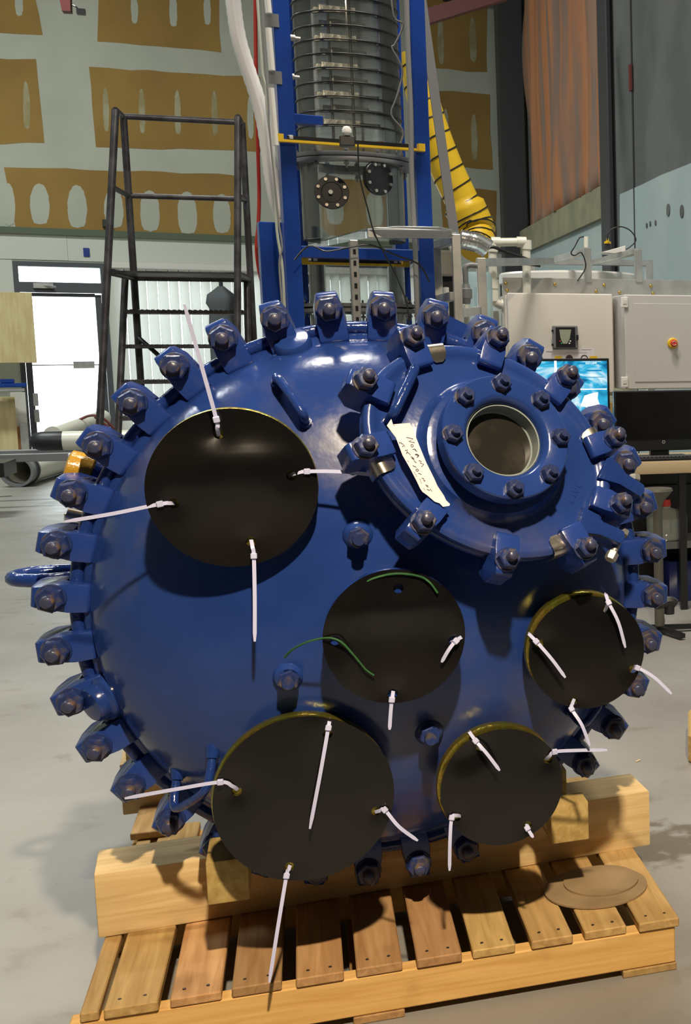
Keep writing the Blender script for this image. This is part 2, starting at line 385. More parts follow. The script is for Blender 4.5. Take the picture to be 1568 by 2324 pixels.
# ================================================================== the room
M['floor'] = None
def floor_mat():
    m = bpy.data.materials.new('concrete_floor'); m.use_nodes = True; t = m.node_tree; b = t.nodes['Principled BSDF']
    tc = nd(t, 'ShaderNodeTexCoord')
    def noise(s, d, lo, hi, c0, c1, dist=0.0):
        n = nd(t, 'ShaderNodeTexNoise'); n.inputs['Scale'].default_value = s; n.inputs['Detail'].default_value = d; n.inputs['Distortion'].default_value = dist
        t.links.new(tc.outputs['Object'], n.inputs['Vector'])
        r = nd(t, 'ShaderNodeValToRGB'); r.color_ramp.elements[0].position = lo; r.color_ramp.elements[1].position = hi
        r.color_ramp.elements[0].color = (*c0, 1); r.color_ramp.elements[1].color = (*c1, 1)
        t.links.new(n.outputs[0], r.inputs[0]); return n, r
    n0, r0 = noise(1.3, 6, 0.3, 0.7, (0.235, 0.222, 0.204), (0.315, 0.302, 0.282))
    n1, r1 = noise(7, 8, 0.60, 0.74, (1, 1, 1), (0.66, 0.60, 0.50), 0.8)
    n2, r2 = noise(60, 3, 0.66, 0.74, (1, 1, 1), (0.62, 0.54, 0.42))
    a = nd(t, 'ShaderNodeMix', data_type='RGBA', blend_type='MULTIPLY'); a.inputs[0].default_value = 0.55
    t.links.new(r0.outputs[0], a.inputs[6]); t.links.new(r1.outputs[0], a.inputs[7])
    c = nd(t, 'ShaderNodeMix', data_type='RGBA', blend_type='MULTIPLY'); c.inputs[0].default_value = 0.45
    t.links.new(a.outputs[2], c.inputs[6]); t.links.new(r2.outputs[0], c.inputs[7])
    # damp patch beside the pallet's right end, on the slab itself
    P = onz(1500, 1915, 0.0)
    vd = nd(t, 'ShaderNodeVectorMath', operation='DISTANCE'); vd.inputs[1].default_value = (P.x, P.y, 0)
    t.links.new(tc.outputs['Object'], vd.inputs[0])
    ns = nd(t, 'ShaderNodeTexNoise'); ns.inputs['Scale'].default_value = 16; ns.inputs['Detail'].default_value = 5; t.links.new(tc.outputs['Object'], ns.inputs['Vector'])
    ma = nd(t, 'ShaderNodeMath', operation='MULTIPLY_ADD'); ma.inputs[1].default_value = -2.2; t.links.new(vd.outputs['Value'], ma.inputs[0]); t.links.new(ns.outputs[0], ma.inputs[2])
    rs_ = nd(t, 'ShaderNodeValToRGB'); rs_.color_ramp.elements[0].position = 0.12; rs_.color_ramp.elements[1].position = 0.30
    rs_.color_ramp.elements[0].color = (1, 1, 1, 1); rs_.color_ramp.elements[1].color = (0.50, 0.45, 0.38, 1); t.links.new(ma.outputs[0], rs_.inputs[0])
    c2 = nd(t, 'ShaderNodeMix', data_type='RGBA', blend_type='MULTIPLY'); c2.inputs[0].default_value = 1.0
    t.links.new(c.outputs[2], c2.inputs[6]); t.links.new(rs_.outputs[0], c2.inputs[7])
    t.links.new(c2.outputs[2], b.inputs['Base Color'])
    mr = nd(t, 'ShaderNodeMapRange'); mr.inputs[3].default_value = 0.30; mr.inputs[4].default_value = 0.55
    t.links.new(n1.outputs[0], mr.inputs[0]); t.links.new(mr.outputs[0], b.inputs['Roughness'])
    bp = nd(t, 'ShaderNodeBump'); bp.inputs['Strength'].default_value = 0.06; t.links.new(n2.outputs[0], bp.inputs['Height']); t.links.new(bp.outputs[0], b.inputs['Normal'])
    return m
M['floor'] = floor_mat()
M['wallpaint'] = mat('joint_compound_white', (0.50, 0.52, 0.44), 0.85, var=(0.44, 0.46, 0.39), scale=0.8)
M['drywall'] = mat('brown_drywall_paper', (0.36, 0.225, 0.062), 0.9, var=(0.29, 0.175, 0.05), scale=0.7)
M['mud'] = mat('filler_streak', (0.42, 0.40, 0.27), 0.9, var=(0.33, 0.28, 0.14), scale=4)
M['wallwhite'] = mat('white_wall_panel', (0.60, 0.63, 0.57), 0.7)
M['greentrim'] = mat('green_grey_trim', (0.10, 0.13, 0.085), 0.7)
M['doorframe'] = mat('dark_bronze_frame', (0.075, 0.080, 0.095), 0.45)
M['concrete'] = mat('tilt_up_concrete', (0.085, 0.092, 0.090), 0.85, var=(0.12, 0.126, 0.122), scale=1.6, bump=0.1)
M['bluewall'] = mat('pale_blue_wall_paint', (0.33, 0.41, 0.42), 0.75, var=(0.38, 0.45, 0.45), scale=1.2)
M['insul'] = mat('kraft_insulation', (0.40, 0.165, 0.075), 0.5, var=(0.20, 0.14, 0.115), scale=0.9, stretch=(1, 7, 0.5), bump=0.3, bscale=6, lo=0.42, hi=0.62, spec=0.4)
M['darksteel'] = mat('dark_steel_post', (0.028, 0.030, 0.034), 0.6)
M['oldwood'] = mat('grey_green_timber', (0.20, 0.20, 0.13), 0.8, var=(0.27, 0.25, 0.16), scale=3)
M['ceil'] = mat('dark_deck_ceiling', (0.10, 0.10, 0.10), 0.8)

bm = nb(); box(bm, -9, 6, -6, 26, -0.12, 0); struct(obj('floor', bm, 'floor'))
bm = nb(); box(bm, -9, 6, -6, 26, 8.2, 8.3); struct(obj('ceiling', bm, 'ceil'))
bm = nb(); box(bm, -9.1, -9, -6, 26, 0, 8.2); struct(obj('wall_left', bm, 'wallpaint'))
bm = nb(); box(bm, -9, 6, -6.1, -6, 0, 8.2); struct(obj('wall_front', bm, 'concrete'))

WO = onz(90, 1047, 0)
WD = Vector((math.cos(R(11)), math.sin(R(11)), 0)); WN = Vector((math.sin(R(11)), -math.cos(R(11)), 0))
WF = frame(WO, WD, -WN, (0, 0, 1))            # x along wall, y into wall, z up
def wp(px, py):
    P = onplane(px, py, WO, WN); return (P-WO).dot(WD), P.z
def ws(px, py): return wp(px, py)[0]
def wz(px, py): return wp(px, py)[1]
S0, S1 = -6.0, ws(1148, 250)
D0, D1, DT = ws(30, 630), ws(240, 630), wz(130, 595)
W0_, W1_, WT = ws(262, 690), ws(1126, 650), wz(400, 612)
WB = 0.35
LEDGE = wz(300, 534)
bm = nb()
for x0, x1, z0, z1 in ((S0, D0, 0, 8.2), (D0, D1, DT, 8.2), (D1, W0_, 0, 8.2), (W0_, W1_, WT, 8.2), (W0_, W1_, 0, WB), (W1_, S1, 0, 8.2)):
    box(bm, x0, x1, 0, 0.22, z0, z1)
wall_back = struct(obj('wall_back', bm, 'wallpaint', mw=WF))
# lower white panelling below the ledge, split in boards
bm = nb(); box(bm, S0, ws(152, 560), -0.014, 0, wz(100, 590), LEDGE-0.03); obj('wall_panel', bm, 'wallwhite', wall_back)
bm = nb(); box(bm, ws(152.6, 560), S1, -0.012, 0, DT+0.02, LEDGE-0.03); obj('wall_panel', bm, 'wallwhite', wall_back)
bm = nb(); box(bm, S0, D0, -0.014, 0, 0, wz(100, 590)-0.01); obj('wall_panel', bm, 'wallwhite', wall_back)
bm = nb(); box(bm, D1, W0_, -0.012, 0, 0, DT+0.015); obj('wall_panel', bm, 'wallwhite', wall_back)
bm = nb(); box(bm, S0, S1, -0.06, 0, LEDGE-0.035, LEDGE+0.045); struct(obj('trim_1', bm, 'greentrim', mw=WF))
# brown drywall sheets showing between the bands of joint compound
def wallpoly(pts, th, jit, seed, name, m):
    rnd = random.Random(seed); P = []
    for (a, b) in zip(pts, pts[1:]+pts[:1]):
        A, B = wp(*a), wp(*b); k = max(2, int(math.hypot(B[0]-A[0], B[1]-A[1])/0.22))
        for j in range(k):
            t = j/k; P.append((A[0]+(B[0]-A[0])*t + rnd.uniform(-jit, jit), A[1]+(B[1]-A[1])*t + rnd.uniform(-jit, jit)))
    bm = nb(); prism(bm, [(x, z) for x, z in P], 0, th, frame((0, 0, 0), (1, 0, 0), (0, 0, 1), (0, -1, 0)))
    return obj(name, bm, m, wall_back)
sheets = [[(-40, -20), (76, -20), (97, 80), (-40, 73)], [(226, -20), (496, -20), (500, 117), (222, 93)],
          [(-40, 131), (80, 135), (101, 324), (-40, 329)], [(203, 152), (590, 176), (592, 345), (217, 333)],
          [(10, 378), (535, 397), (536, 541), (36, 523)], [(640, -20), (900, -20), (905, 140), (645, 128)],
          [(645, 180), (905, 192), (912, 355), (655, 345)], [(660, 402), (915, 412), (920, 540), (665, 533)],
          [(965, -20), (1106, -20), (1105, 165), (975, 155)], [(985, 206), (1110, 213), (1117, 384), (995, 375)],
          [(1000, 424), (1126, 432), (1126, 545), (1005, 540)]]
for i, s in enumerate(sheets): wallpoly(s, 0.004, 0.012, i, 'drywall_sheet', 'drywall')
ovals = [(43, 8, 9, 30), (305, 20, 8, 36), (393, 25, 9, 38), (470, 22, 8, 36), (60, 240, 8, 56), (240, 250, 7, 52), (322, 253, 7, 52), (403, 256, 7, 52), (487, 258, 7, 52), (568, 268, 7, 50),
         (90, 464, 22, 48), (175, 470, 22, 50), (258, 474, 22, 46), (340, 480, 22, 48), (425, 484, 22, 50), (503, 486, 20, 46), (20, 465, 14, 50),
         (1000, 95, 7, 55), (1073, 92, 8, 52), (1012, 300, 7, 55), (1076, 312, 7, 54), (740, 250, 8, 52), (830, 255, 8, 52), (760, 470, 20, 42), (850, 474, 20, 42)]
for i, (cx, cy, rx, ry) in enumerate(ovals):
    lean = 0.06
    pts = [(cx + rx*math.copysign(abs(math.cos(t))**(0.45 if math.sin(t) > 0 else 0.9), math.cos(t)) + lean*ry*math.sin(t)*0.5, cy + ry*math.sin(t)*(0.95 if math.sin(t) > 0 else 1.0)) for t in [2*math.pi*k/16 for k in range(16)]]
    wallpoly(pts, 0.006, 0.004, 100+i, 'filler_streak', 'mud' if ry > 50 else 'wallpaint')
# door with transom
dr = struct(thing('door_1', 'glazed entrance door with transom and dark frame, bright daylight behind', 'door', mw=WF))
zt0, zt1 = wz(130, 664), wz(130, 641)
bm = nb()
for x0, x1, z0, z1 in ((D0, D0+0.06, 0, DT), (D1-0.06, D1, 0, DT), (D0+0.06, D1-0.06, DT-0.06, DT), (D0+0.06, D1-0.06, zt0, zt1)):
    box(bm, x0, x1, -0.03, 0.12, z0, z1)
obj('door_frame', bm, 'doorframe', dr)
bm = nb(); box(bm, D0+0.06, D1-0.06, 0.04, 0.05, zt1, DT-0.06); obj('transom_pane', bm, 'pane', dr)
bm = nb(); lx0, lx1 = D0+0.065, D1-0.065
for x0, x1, z0, z1 in ((lx0, lx0+0.07, 0.02, zt0-0.02), (lx1-0.07, lx1, 0.02, zt0-0.02), (lx0+0.07, lx1-0.07, zt0-0.05, zt0-0.005), (lx0+0.07, lx1-0.07, 0.02, 0.2)):
    box(bm, x0, x1, 0.03, 0.08, z0, z1)
lf = obj('door_leaf', bm, 'doorframe', dr)
bm = nb(); box(bm, lx0+0.07, lx1-0.07, 0.05, 0.06, 0.2, zt0-0.05); obj('door_pane', bm, 'pane', lf)
bm = nb(); z = wz(190, 828); box(bm, lx0+0.07, lx1-0.07, 0.0, 0.03, z-0.008, z+0.008); box(bm, ws(166, 828), ws(214, 828), -0.06, -0.02, z-0.045, z+0.045); obj('push_bar', bm, 'alu', lf)
bm = nb(); box(bm, ws(75, 648), ws(120, 648), -0.1, -0.03, wz(95, 651)-0.02, wz(95, 643)); tube(bm, [Vector((ws(100, 648), -0.09, zt0+0.08)), Vector((ws(125, 650), -0.2, zt0+0.06))], 0.012); obj('door_closer', bm, 'alu', dr)
bm = nb()
for py in (905, 942):
    box(bm, D0+0.115, D0+0.17, -0.06, -0.03, wz(75, py)-0.09, wz(75, py)+0.07)
obj('hinge', bm, 'alu', dr)
# window wall behind vertical blinds
wn = struct(thing('window_1', 'wide window behind white vertical blinds', 'window', mw=WF))
bm = nb()
box(bm, W0_, W1_, 0.08, 0.16, WB, WB+0.08); box(bm, W0_, W1_, 0.08, 0.16, WT-0.08, WT)
NW = 4
for i in range(NW+1):
    x = W0_ + (W1_-W0_)*i/NW; x = min(max(x, W0_+0.04), W1_-0.04); box(bm, x-0.04, x+0.04, 0.08, 0.16, WB+0.08, WT-0.08)
obj('window_frame', bm, 'doorframe', wn)
for i in range(NW):
    a = W0_ + (W1_-W0_)*i/NW + 0.04; b = W0_ + (W1_-W0_)*(i+1)/NW - 0.04
    bm = nb(); box(bm, a, b, 0.115, 0.125, WB+0.08, WT-0.08); obj('window_pane', bm, 'pane', wn)
def slat_mat():
    m = bpy.data.materials.new('blind_vinyl'); m.use_nodes = True; t = m.node_tree; t.nodes.remove(t.nodes['Principled BSDF'])
    d = nd(t, 'ShaderNodeBsdfDiffuse'); d.inputs[0].default_value = (0.80, 0.80, 0.74, 1)
    tr = nd(t, 'ShaderNodeBsdfTranslucent'); tr.inputs[0].default_value = (0.80, 0.82, 0.78, 1)
    mx = nd(t, 'ShaderNodeMixShader'); mx.inputs[0].default_value = 0.28
    t.links.new(d.outputs[0], mx.inputs[1]); t.links.new(tr.outputs[0], mx.inputs[2]); t.links.new(mx.outputs[0], t.nodes['Material Output'].inputs[0])
    return m
M['slat'] = slat_mat()
bl = thing('vertical_blind', 'white vertical blinds hanging across the wide window', 'blind', mw=WF)
bm = nb(); box(bm, W0_-0.05, W1_+0.03, -0.14, -0.02, WT-0.01, WT+0.07); bevel(bm, 0.01); obj('head_rail', bm, 'white', bl)
bm = nb(); prev = None
for k in range(6):
    x = -0.0635 + 0.127*k/5; y = 0.012*(1-(x/0.0635)**2)
    v = [bm.verts.new((x, y, 0)), bm.verts.new((x, y, -(WT-WB+0.02)))]
    if prev: bm.faces.new((prev[0], v[0], v[1], prev[1]))
    prev = v
sm = fin(bm, 'slat'); sm.materials.append(M['slat'])
x = W0_ + 0.05; i = 0; rs = random.Random(3)
while x < W1_:
    o = link('slat', sm, None, bl, Matrix.Translation((x, -0.085, WT-0.005)) @ Matrix.Rotation(R(-24 + rs.uniform(-10, 10)), 4, 'Z')); x += 0.128; i += 1

# right-hand wall: concrete, painted band, bare insulation, steel posts
XR = 2.75
YI0, YI1 = onx(1382, 300, XR).y, 18.6
YN = 4.0
bm = nb(); box(bm, XR, XR+0.2, -6, YI0-0.001, 0, 8.2); wr = struct(obj('wall_right', bm, 'concrete'))
bm = nb(); box(bm, XR+0.12, XR+0.3, YI0, 26, 0, 8.2); struct(obj('wall_right_far', bm, 'concrete'))
pts = [onx(1408, 441, XR), onx(1460, 418, XR), onx(1500, 398, XR), onx(1568, 371, XR)]
a = Vector((XR, YN, 3.4)); poly = [onx(1406, 640, XR)] + pts + [Vector((XR, YN, pts[-1].z+0.05)), Vector((XR, YN, 0.0)), Vector((XR, pts[0].y, 0.0))]
poly[0].z = 1.8
bm = nb(); quad_slab(bm, poly, (-1, 0, 0), 0.006); obj('painted_band', bm, 'bluewall', wr)
yj = onx(1438, 300, XR).y
bm = nb(); box(bm, XR-0.012, XR-0.0061, yj-0.012, yj+0.012, 0, 8.2); obj('panel_joint', bm, 'darksteel', wr)
bm = nb(); b0 = onx(1438, 205, XR); b1 = onx(1438, 145, XR); box(bm, XR-0.03, XR-0.012, yj-0.03, yj+0.03, b0.z, b1.z); obj('joint_plate', bm, 'maroon', wr)
for px, py in ((1519, 477), (1550, 480), (1470, 512), (1478, 508), (1490, 506)):
    P = onx(px, py, XR); r = 0.05 if py < 490 else 0.022
    bm = nb(); cyl(bm, P+Vector((-0.006, 0, 0)), P+Vector((-0.013, 0, 0)), r, n=12); o = obj('anchor_mark', bm, 'concrete', wr)
# lower blue board below the insulation
bA, bB = onx(1215, 564, XR), onx(1378, 493, XR); zb = (bA.z+bB.z)/2
bm = nb(); box(bm, XR+0.02, XR+0.12, YI0, YI1, 0, zb-0.0); obj('painted_board', bm, 'bluewall', wr)
bm = nb(); box(bm, XR-0.03, XR+0.02, YI0, YI1-0.6, zb, zb+0.30); struct(obj('trim_2', bm, 'oldwood'))
# insulation blanket with vertical folds
bm = nb(); rows = []
rs = random.Random(11); NY, NZ = 70, 26
fold = [rs.uniform(-1, 1) for _ in range(NY+1)]
for j in range(NZ+1):
    row = []; z = zb+0.3 + (8.0-zb-0.3)*j/NZ
    for i in range(NY+1):
        y = YI0+0.12 + (YI1-YI0-1.5)*i/NY
        d = 0.03*math.sin(i*0.9+0.12*math.sin(j*0.35)) + 0.028*fold[i] + 0.012*math.sin(j*0.5+i*0.2)
        if i > NY*0.72: d -= 0.12*((i/NY-0.72)/0.28)**2*(0.6+0.4*math.sin(j*0.45))
        row.append(bm.verts.new((XR+0.02-d, y, z)))
    rows.append(row)
for j in range(NZ):
    for i in range(NY): bm.faces.new((rows[j][i], rows[j][i+1], rows[j+1][i+1], rows[j+1][i]))
ins = obj('insulation_blanket', bm, 'insul', wr, ang=80)
md = ins.modifiers.new('thick', 'SOLIDIFY'); md.thickness = 0.03; md.offset = 0
for nm, px0, px1 in (('a', 1378, 1404),):
    y1, y0 = onx(px0, 400, XR).y, onx(px1, 400, XR).y
    bm = nb(); box(bm, XR-0.07, XR-0.02, y0+0.1, y1, 0, 8.2); bevel(bm, 0.01); struct(obj('trim_3', bm, 'darksteel'))
q = at(1200, 450, 17.6); bm = nb(); box(bm, q.x-0.35, q.x-0.05, 17.5, 17.8, 0, 8.2); struct(obj('trim_4', bm, 'darksteel'))
# roof iron and pipe seen at the very top
a, b = at(985, 34, 12.0), at(1075, 6, 12.0)
bm = nb(); bar(bm, a-(b-a)*0.6, b+(b-a)*0.8, 0.10, 0.12); tag(obj('roof_strut', bm, 'maroon'), 'dark red steel strut high up behind the column', 'beam')
a, b = wp(1000, 2), wp(1142, 13)
bm = nb(); tube(bm, [WF @ Vector((a[0], -0.12, a[1])), WF @ Vector((b[0], -0.12, b[1]))], 0.035, 8); tag(obj('sprinkler_pipe', bm, 'darksteel'), 'thin dark pipe along top of drywall at right', 'pipe')
br = thing('steel_bracket', 'rusty red steel bracket with small black box, top left of drywall', 'bracket', WF @ Vector((ws(150, 5), -0.1, wz(150, 5))))
P = [at(130, -30, 14.0), at(158, -30, 14.0), at(160, 25, 14.0), at(140, 24, 14.0)]
bm = nb(); quad_slab(bm, P, (0, 1, 0), 0.12); o = obj('bracket_arm', bm, 'maroon'); o.parent = br; o.matrix_parent_inverse = Matrix.Translation(-br.location)
bm = nb(); tube(bm, smoothpath([at(162, 11, 14.02), at(172, 15, 14.0), at(180, 26, 14.0)], 4), 0.008, 6); o = obj('wire', bm, 'dark'); o.parent = br; o.matrix_parent_inverse = Matrix.Translation(-br.location)
c = at(184, 27, 14.0); bm = nb(); box(bm, c.x-0.035, c.x+0.035, c.y-0.03, c.y+0.03, c.z-0.025, c.z+0.025); o = obj('junction_box', bm, 'dark'); o.parent = br; o.matrix_parent_inverse = Matrix.Translation(-br.location)
c = wp(240, 507); bm = nb(); box(bm, c[0]-0.04, c[0]+0.05, -0.1, -0.005, c[1]-0.05, c[1]+0.04); tag(obj('wall_camera', bm, 'dark', mw=WF), 'small black box on drywall just above the ledge behind the ladder', 'camera')
c = wp(196, 573); bm = nb(); box(bm, c[0]-0.035, c[0]+0.035, -0.03, -0.013, c[1]-0.055, c[1]+0.055); bevel(bm, 0.004)
tag(obj('outlet_box', bm, M['tower_blue'], mw=WF), 'small blue electrical box on white wall above the door', 'outlet')
# ================================================================== the blue vessel (local axes: x right, y up, z out of the head)
VC = Vector((0.119, 2.85, 0.829)); VN = Vector((-0.0034, -1.0, -0.0149)).normalized()
VX = Vector((0, 0, 1)).cross(VN).normalized(); VY = VN.cross(VX)
VF = frame(VC, VX, VY, VN); VI = VF.inverted()
RD, BD, WZ = 0.548, 0.285, -0.072
def dish_w(r): return WZ + BD*math.sqrt(max(0, 1-(r/RD)**2))
def lp(px, py, w):
    """local point of a pixel on the plane z = w of the vessel"""
    return VI @ onplane(px, py, VF @ Vector((0, 0, w)), VN)
def ldish(px, py):
    o = VI @ CAM; d = (VI.to_3x3() @ ray(px, py)); o = o - Vector((0, 0, WZ))
    S = Vector((1/RD, 1/RD, 1/BD)); o2 = Vector(a*b for a, b in zip(o, S)); d2 = Vector(a*b for a, b in zip(d, S))
    A, B, C = d2.dot(d2), 2*o2.dot(d2), o2.dot(o2)-1; D = B*B-4*A*C
    t = (-B-math.sqrt(max(D, 0)))/(2*A); return o + d*t + Vector((0, 0, WZ))
def dnormal(p): return Vector((p.x/RD**2, p.y/RD**2, (p.z-WZ)/BD**2)).normalized()
ves = thing('reactor_vessel', 'large blue enamelled vessel lying on timbers, domed end ringed with bolted clamps', 'vessel', mw=VF)

bm = nb(); prof = [(0, WZ+BD)] + [(RD*math.sin(t), WZ+BD*math.cos(t)) for t in [math.pi/2*k/44 for k in range(1, 44)]] + [(RD, WZ)]
lathe(bm, prof, 144); dome = obj('domed_head', bm, 'blue', ves, ang=60)
# flange: flat shoulder, rolled lip, matching lower lip
bm = nb(); prof = [(0.534, -0.080), (0.536, -0.060), (0.545, -0.053), (0.556, -0.058), (0.562, -0.066)]
prof += [(0.574+0.0135*math.cos(t), -0.078+0.0135*math.sin(t)) for t in [R(150-24*k) for k in range(11)]] + [(0.56, -0.094), (0.534, -0.094)]
lathe(bm, prof, 144, closed=True); obj('flange_lip', bm, 'blue_wet', ves, ang=50)
bm = nb(); prof = [(0.53, -0.095), (0.572, -0.095), (0.584, -0.100), (0.586, -0.108), (0.578, -0.117), (0.55, -0.124), (0.53, -0.16)]
lathe(bm, prof, 120, closed=True); obj('lower_flange_lip', bm, 'blue_wet', ves, ang=50)
bm = nb(); prof = [(0.547, -0.12), (0.547, -0.66)] + [(0.547*math.cos(t), -0.66-0.22*math.sin(t)) for t in [math.pi/2*k/12 for k in range(1, 12)]] + [(0, -0.88)]
lathe(bm, prof, 96); obj('shell', bm, 'blue', ves, ang=60)

# clamp, built once
def clamp_mesh():
    bm = nb()
    poly = [(-0.071, -0.054), (-0.066, -0.047), (-0.03, -0.042), (0.030, -0.042), (0.037, -0.050), (0.037, -0.124), (0.012, -0.146), (-0.046, -0.146), (-0.048, -0.126), (-0.022, -0.122), (-0.0215, -0.076), (-0.069, -0.071)]
    n = len(poly); L = []
    for s in (-1, 1):
        row = []
        for y, z in poly:
            wv = 0.031
            if y > 0.02: wv = 0.021
            if y < -0.06: wv = 0.029
            row.append(bm.verts.new((s*wv, y, z)))
        L.append(row)
    for i in range(n): bm.faces.new((L[0][i], L[0][(i+1) % n], L[1][(i+1) % n], L[1][i]))
    # shoulder loop so the nose tapers only outboard of the stud
    bm.faces.new(L[0][::-1]); bm.faces.new(L[1])
    bevel(bm, 0.005, 2)
    me = fin(bm, 'clamp', 40); me.materials.append(M['blue_cl']); return me
def nut_mesh():
    bm = nb(); hexnut(bm, -0.0415, -0.0135, 0.046, 0.14, R(15)); me = fin(bm, 'nut', 30); me.materials.append(M['nut']); return me
def washer_mesh():
    bm = nb(); lathe(bm, [(0, -0.0385), (0.0275, -0.0385), (0.0285, -0.040), (0.0285, -0.043), (0, -0.043)], 24); me = fin(bm, 'washer', 30); me.materials.append(M['nut']); return me
def stud_mesh():
    bm = nb(); lathe(bm, [(0, 0.0095), (0.0088, 0.0092), (0.0112, 0.0072), (0.0126, 0.0040), (0.0128, -0.05), (0, -0.05)], 20); me = fin(bm, 'stud', 45); me.materials.append(M['stud']); return me
CM, NM, WM, SM = clamp_mesh(), nut_mesh(), washer_mesh(), stud_mesh()
def place_clamp(mw, rot=0.0, sc=1.0, nutpos=0.0):
    c = link('clamp', CM, None, ves, mw @ Matrix.Scale(sc, 4))
    link('washer', WM, None, c)
    link('nut', NM, None, c, Matrix.Rotation(rot, 4, 'Z'))
    link('stud', SM, None, c)
    return c
rs = random.Random(5)
for i in range(36):
    t = R(96.22 + 10*i); c, s = math.cos(t), math.sin(t)
    mw = frame((0.6136*c, 0.6136*s, rs.uniform(-0.004, 0.003)), (s, -c, 0), (c, s, 0), (0, 0, 1)) @ Matrix.Rotation(R(rs.uniform(-3, 3)), 4, 'Z')
    place_clamp(mw, R(rs.uniform(0, 60)))

# ------------------------------------------------ nozzles
NZ = {'A': (530, 1107, 0.222, 0.148, 0.10), 'B': (896, 1443, 0.285, 0.131, 0.085), 'C': (1331, 1479, 0.215, 0.1195, 0.08), 'D': (693, 1811, 0.228, 0.1655, 0.11), 'E': (1139, 1784, 0.215, 0.1235, 0.082)}
NP = {}
for k, (px, py, w, r, rn) in NZ.items():
    c = lp(px, py, w); NP[k] = (c.x, c.y, w, r)
    u, v = c.x, c.y
    if k in 'CE': u, v = u-0.007, v+0.008
    if k == 'D': u, v = u-0.004, v+0.004
    rr = {'A': r+0.0012, 'B': r-0.002, 'C': r, 'D': r-0.0010, 'E': r}[k]
    wb = dish_w(math.hypot(u, v) + rn) - 0.05; wm = dish_w(math.hypot(u, v))
    bm = nb(); mw = Matrix.Translation((u, v, 0))
    lathe(bm, [(rn*0.8, wb), (rn*1.0, wm-0.02), (rn*0.98, wm+0.02), (rn*0.96, w-0.04), (rn*0.96, w-0.026)], 48, mw)
    nz = obj('nozzle', bm, 'blue', ves, ang=60)
    bm = nb()
    lathe(bm, [(rn*0.5, w-0.030), (rr*0.985, w-0.030), (rr, w-0.024), (rr, w-0.007), (rr*0.985, w-0.003), (rn*0.62, w-0.003), (rn*0.6, w-0.006), (rn*0.6, w-0.030)], 72, mw, closed=True)
    obj('nozzle_flange', bm, 'blue_cl' if k == 'B' else 'gold', nz)
    bm = nb(); lathe(bm, [(0, w-0.012), (rn*0.62, w-0.012), (rn*0.62, w-0.016), (0, w-0.016)], 32, mw); obj('nozzle_liner', bm, 'seal', nz)
# ------------------------------------------------ boss bolts on the dome
for px, py in ((812, 1215), (655, 1535), (973, 1660)):
    p = ldish(px, py); n = Vector((0, 0, 1)); x = Vector((1, 0, 0)); y = Vector((0, 1, 0))
    mw = frame(p, x, y, n)
    bm = nb(); lathe(bm, [(0.030, -0.02), (0.029, 0.000), (0.024, 0.008), (0.0195, 0.012), (0.0195, 0.026), (0, 0.026)], 24, mw); b = obj('boss', bm, 'blue', ves)
    bm = nb(); hexnut(bm, 0.026, 0.040, 0.036, 0.15, 0.3, mw); cyl(bm, mw @ Vector((0, 0, 0.03)), mw @ Vector((0, 0, 0.060)), 0.0125, 0.0115, 14); obj('bolt', bm, 'nut', b)
# pipe stubs / pads at the dome edge
for px, py, dx, dy in ((668, 792, -0.12, 1), (232, 1588, -1, -0.35)):
    p = ldish(px, py)
    r = p.xy.normalized(); n = Vector((r.x*0.80, r.y*0.80, 0.6)).normalized()
    xx = Vector((-r.y, r.x, 0)); yy = n.cross(xx)
    mw = frame(p, xx, yy, n)
    bm = nb(); lathe(bm, [(0.047, -0.05), (0.046, 0.0), (0.038, 0.006), (0.037, 0.022), (0.033, 0.027), (0.02, 0.029), (0, 0.0295)], 32, mw); obj('stub', bm, 'blue', ves)
# lifting handles on the dome: U bars standing off the surface
def ubar(P0, P1, h, r, seed=0, nrm=None):
    n = nrm or (dnormal(P0)+dnormal(P1)).normalized()
    k = [P0 - n*0.015, P0 + n*h*0.55, P0 + n*h*0.9 + (P1-P0)*0.06, P0.lerp(P1, 0.2) + n*h, P0.lerp(P1, 0.5) + n*h*1.02, P0.lerp(P1, 0.8) + n*h, P1 + n*h*0.9 - (P1-P0)*0.06, P1 + n*h*0.55, P1 - n*0.015]
    bm = nb(); tube(bm, smoothpath(k, 4), r, 10)
    for P in (P0, P1): cyl(bm, P - n*0.02, P + n*0.012, r*1.9, r*1.35, 12)
    return obj('lifting_handle', bm, 'blue_wet', ves, ang=50)
ubar(ldish(630, 870), ldish(694, 960), 0.045, 0.0085, nrm=Vector((-0.05, 0.42, 0.9)).normalized())
ubar(ldish(403, 1757), ldish(483, 1708), 0.075, 0.0085, nrm=Vector((-0.15, -0.90, 0.42)).normalized())
ubar(ldish(1290, 1610), ldish(1330, 1560), 0.06, 0.0085, nrm=Vector((0.35, -0.45, 0.82)).normalized())
# horizontal ring lug on the far side of the flange, at the left
bm = nb(); c = lp(122, 1306, -0.2); P = []
for k in range(24):
    t = 2*math.pi*k/24; P.append(Vector((c.x + 0.075*math.cos(t), c.y, c.z + 0.055*math.sin(t))))
tube(bm, P, 0.0145, 10, closed=True); obj('ring_lug', bm, 'blue_wet', ves, ang=60)
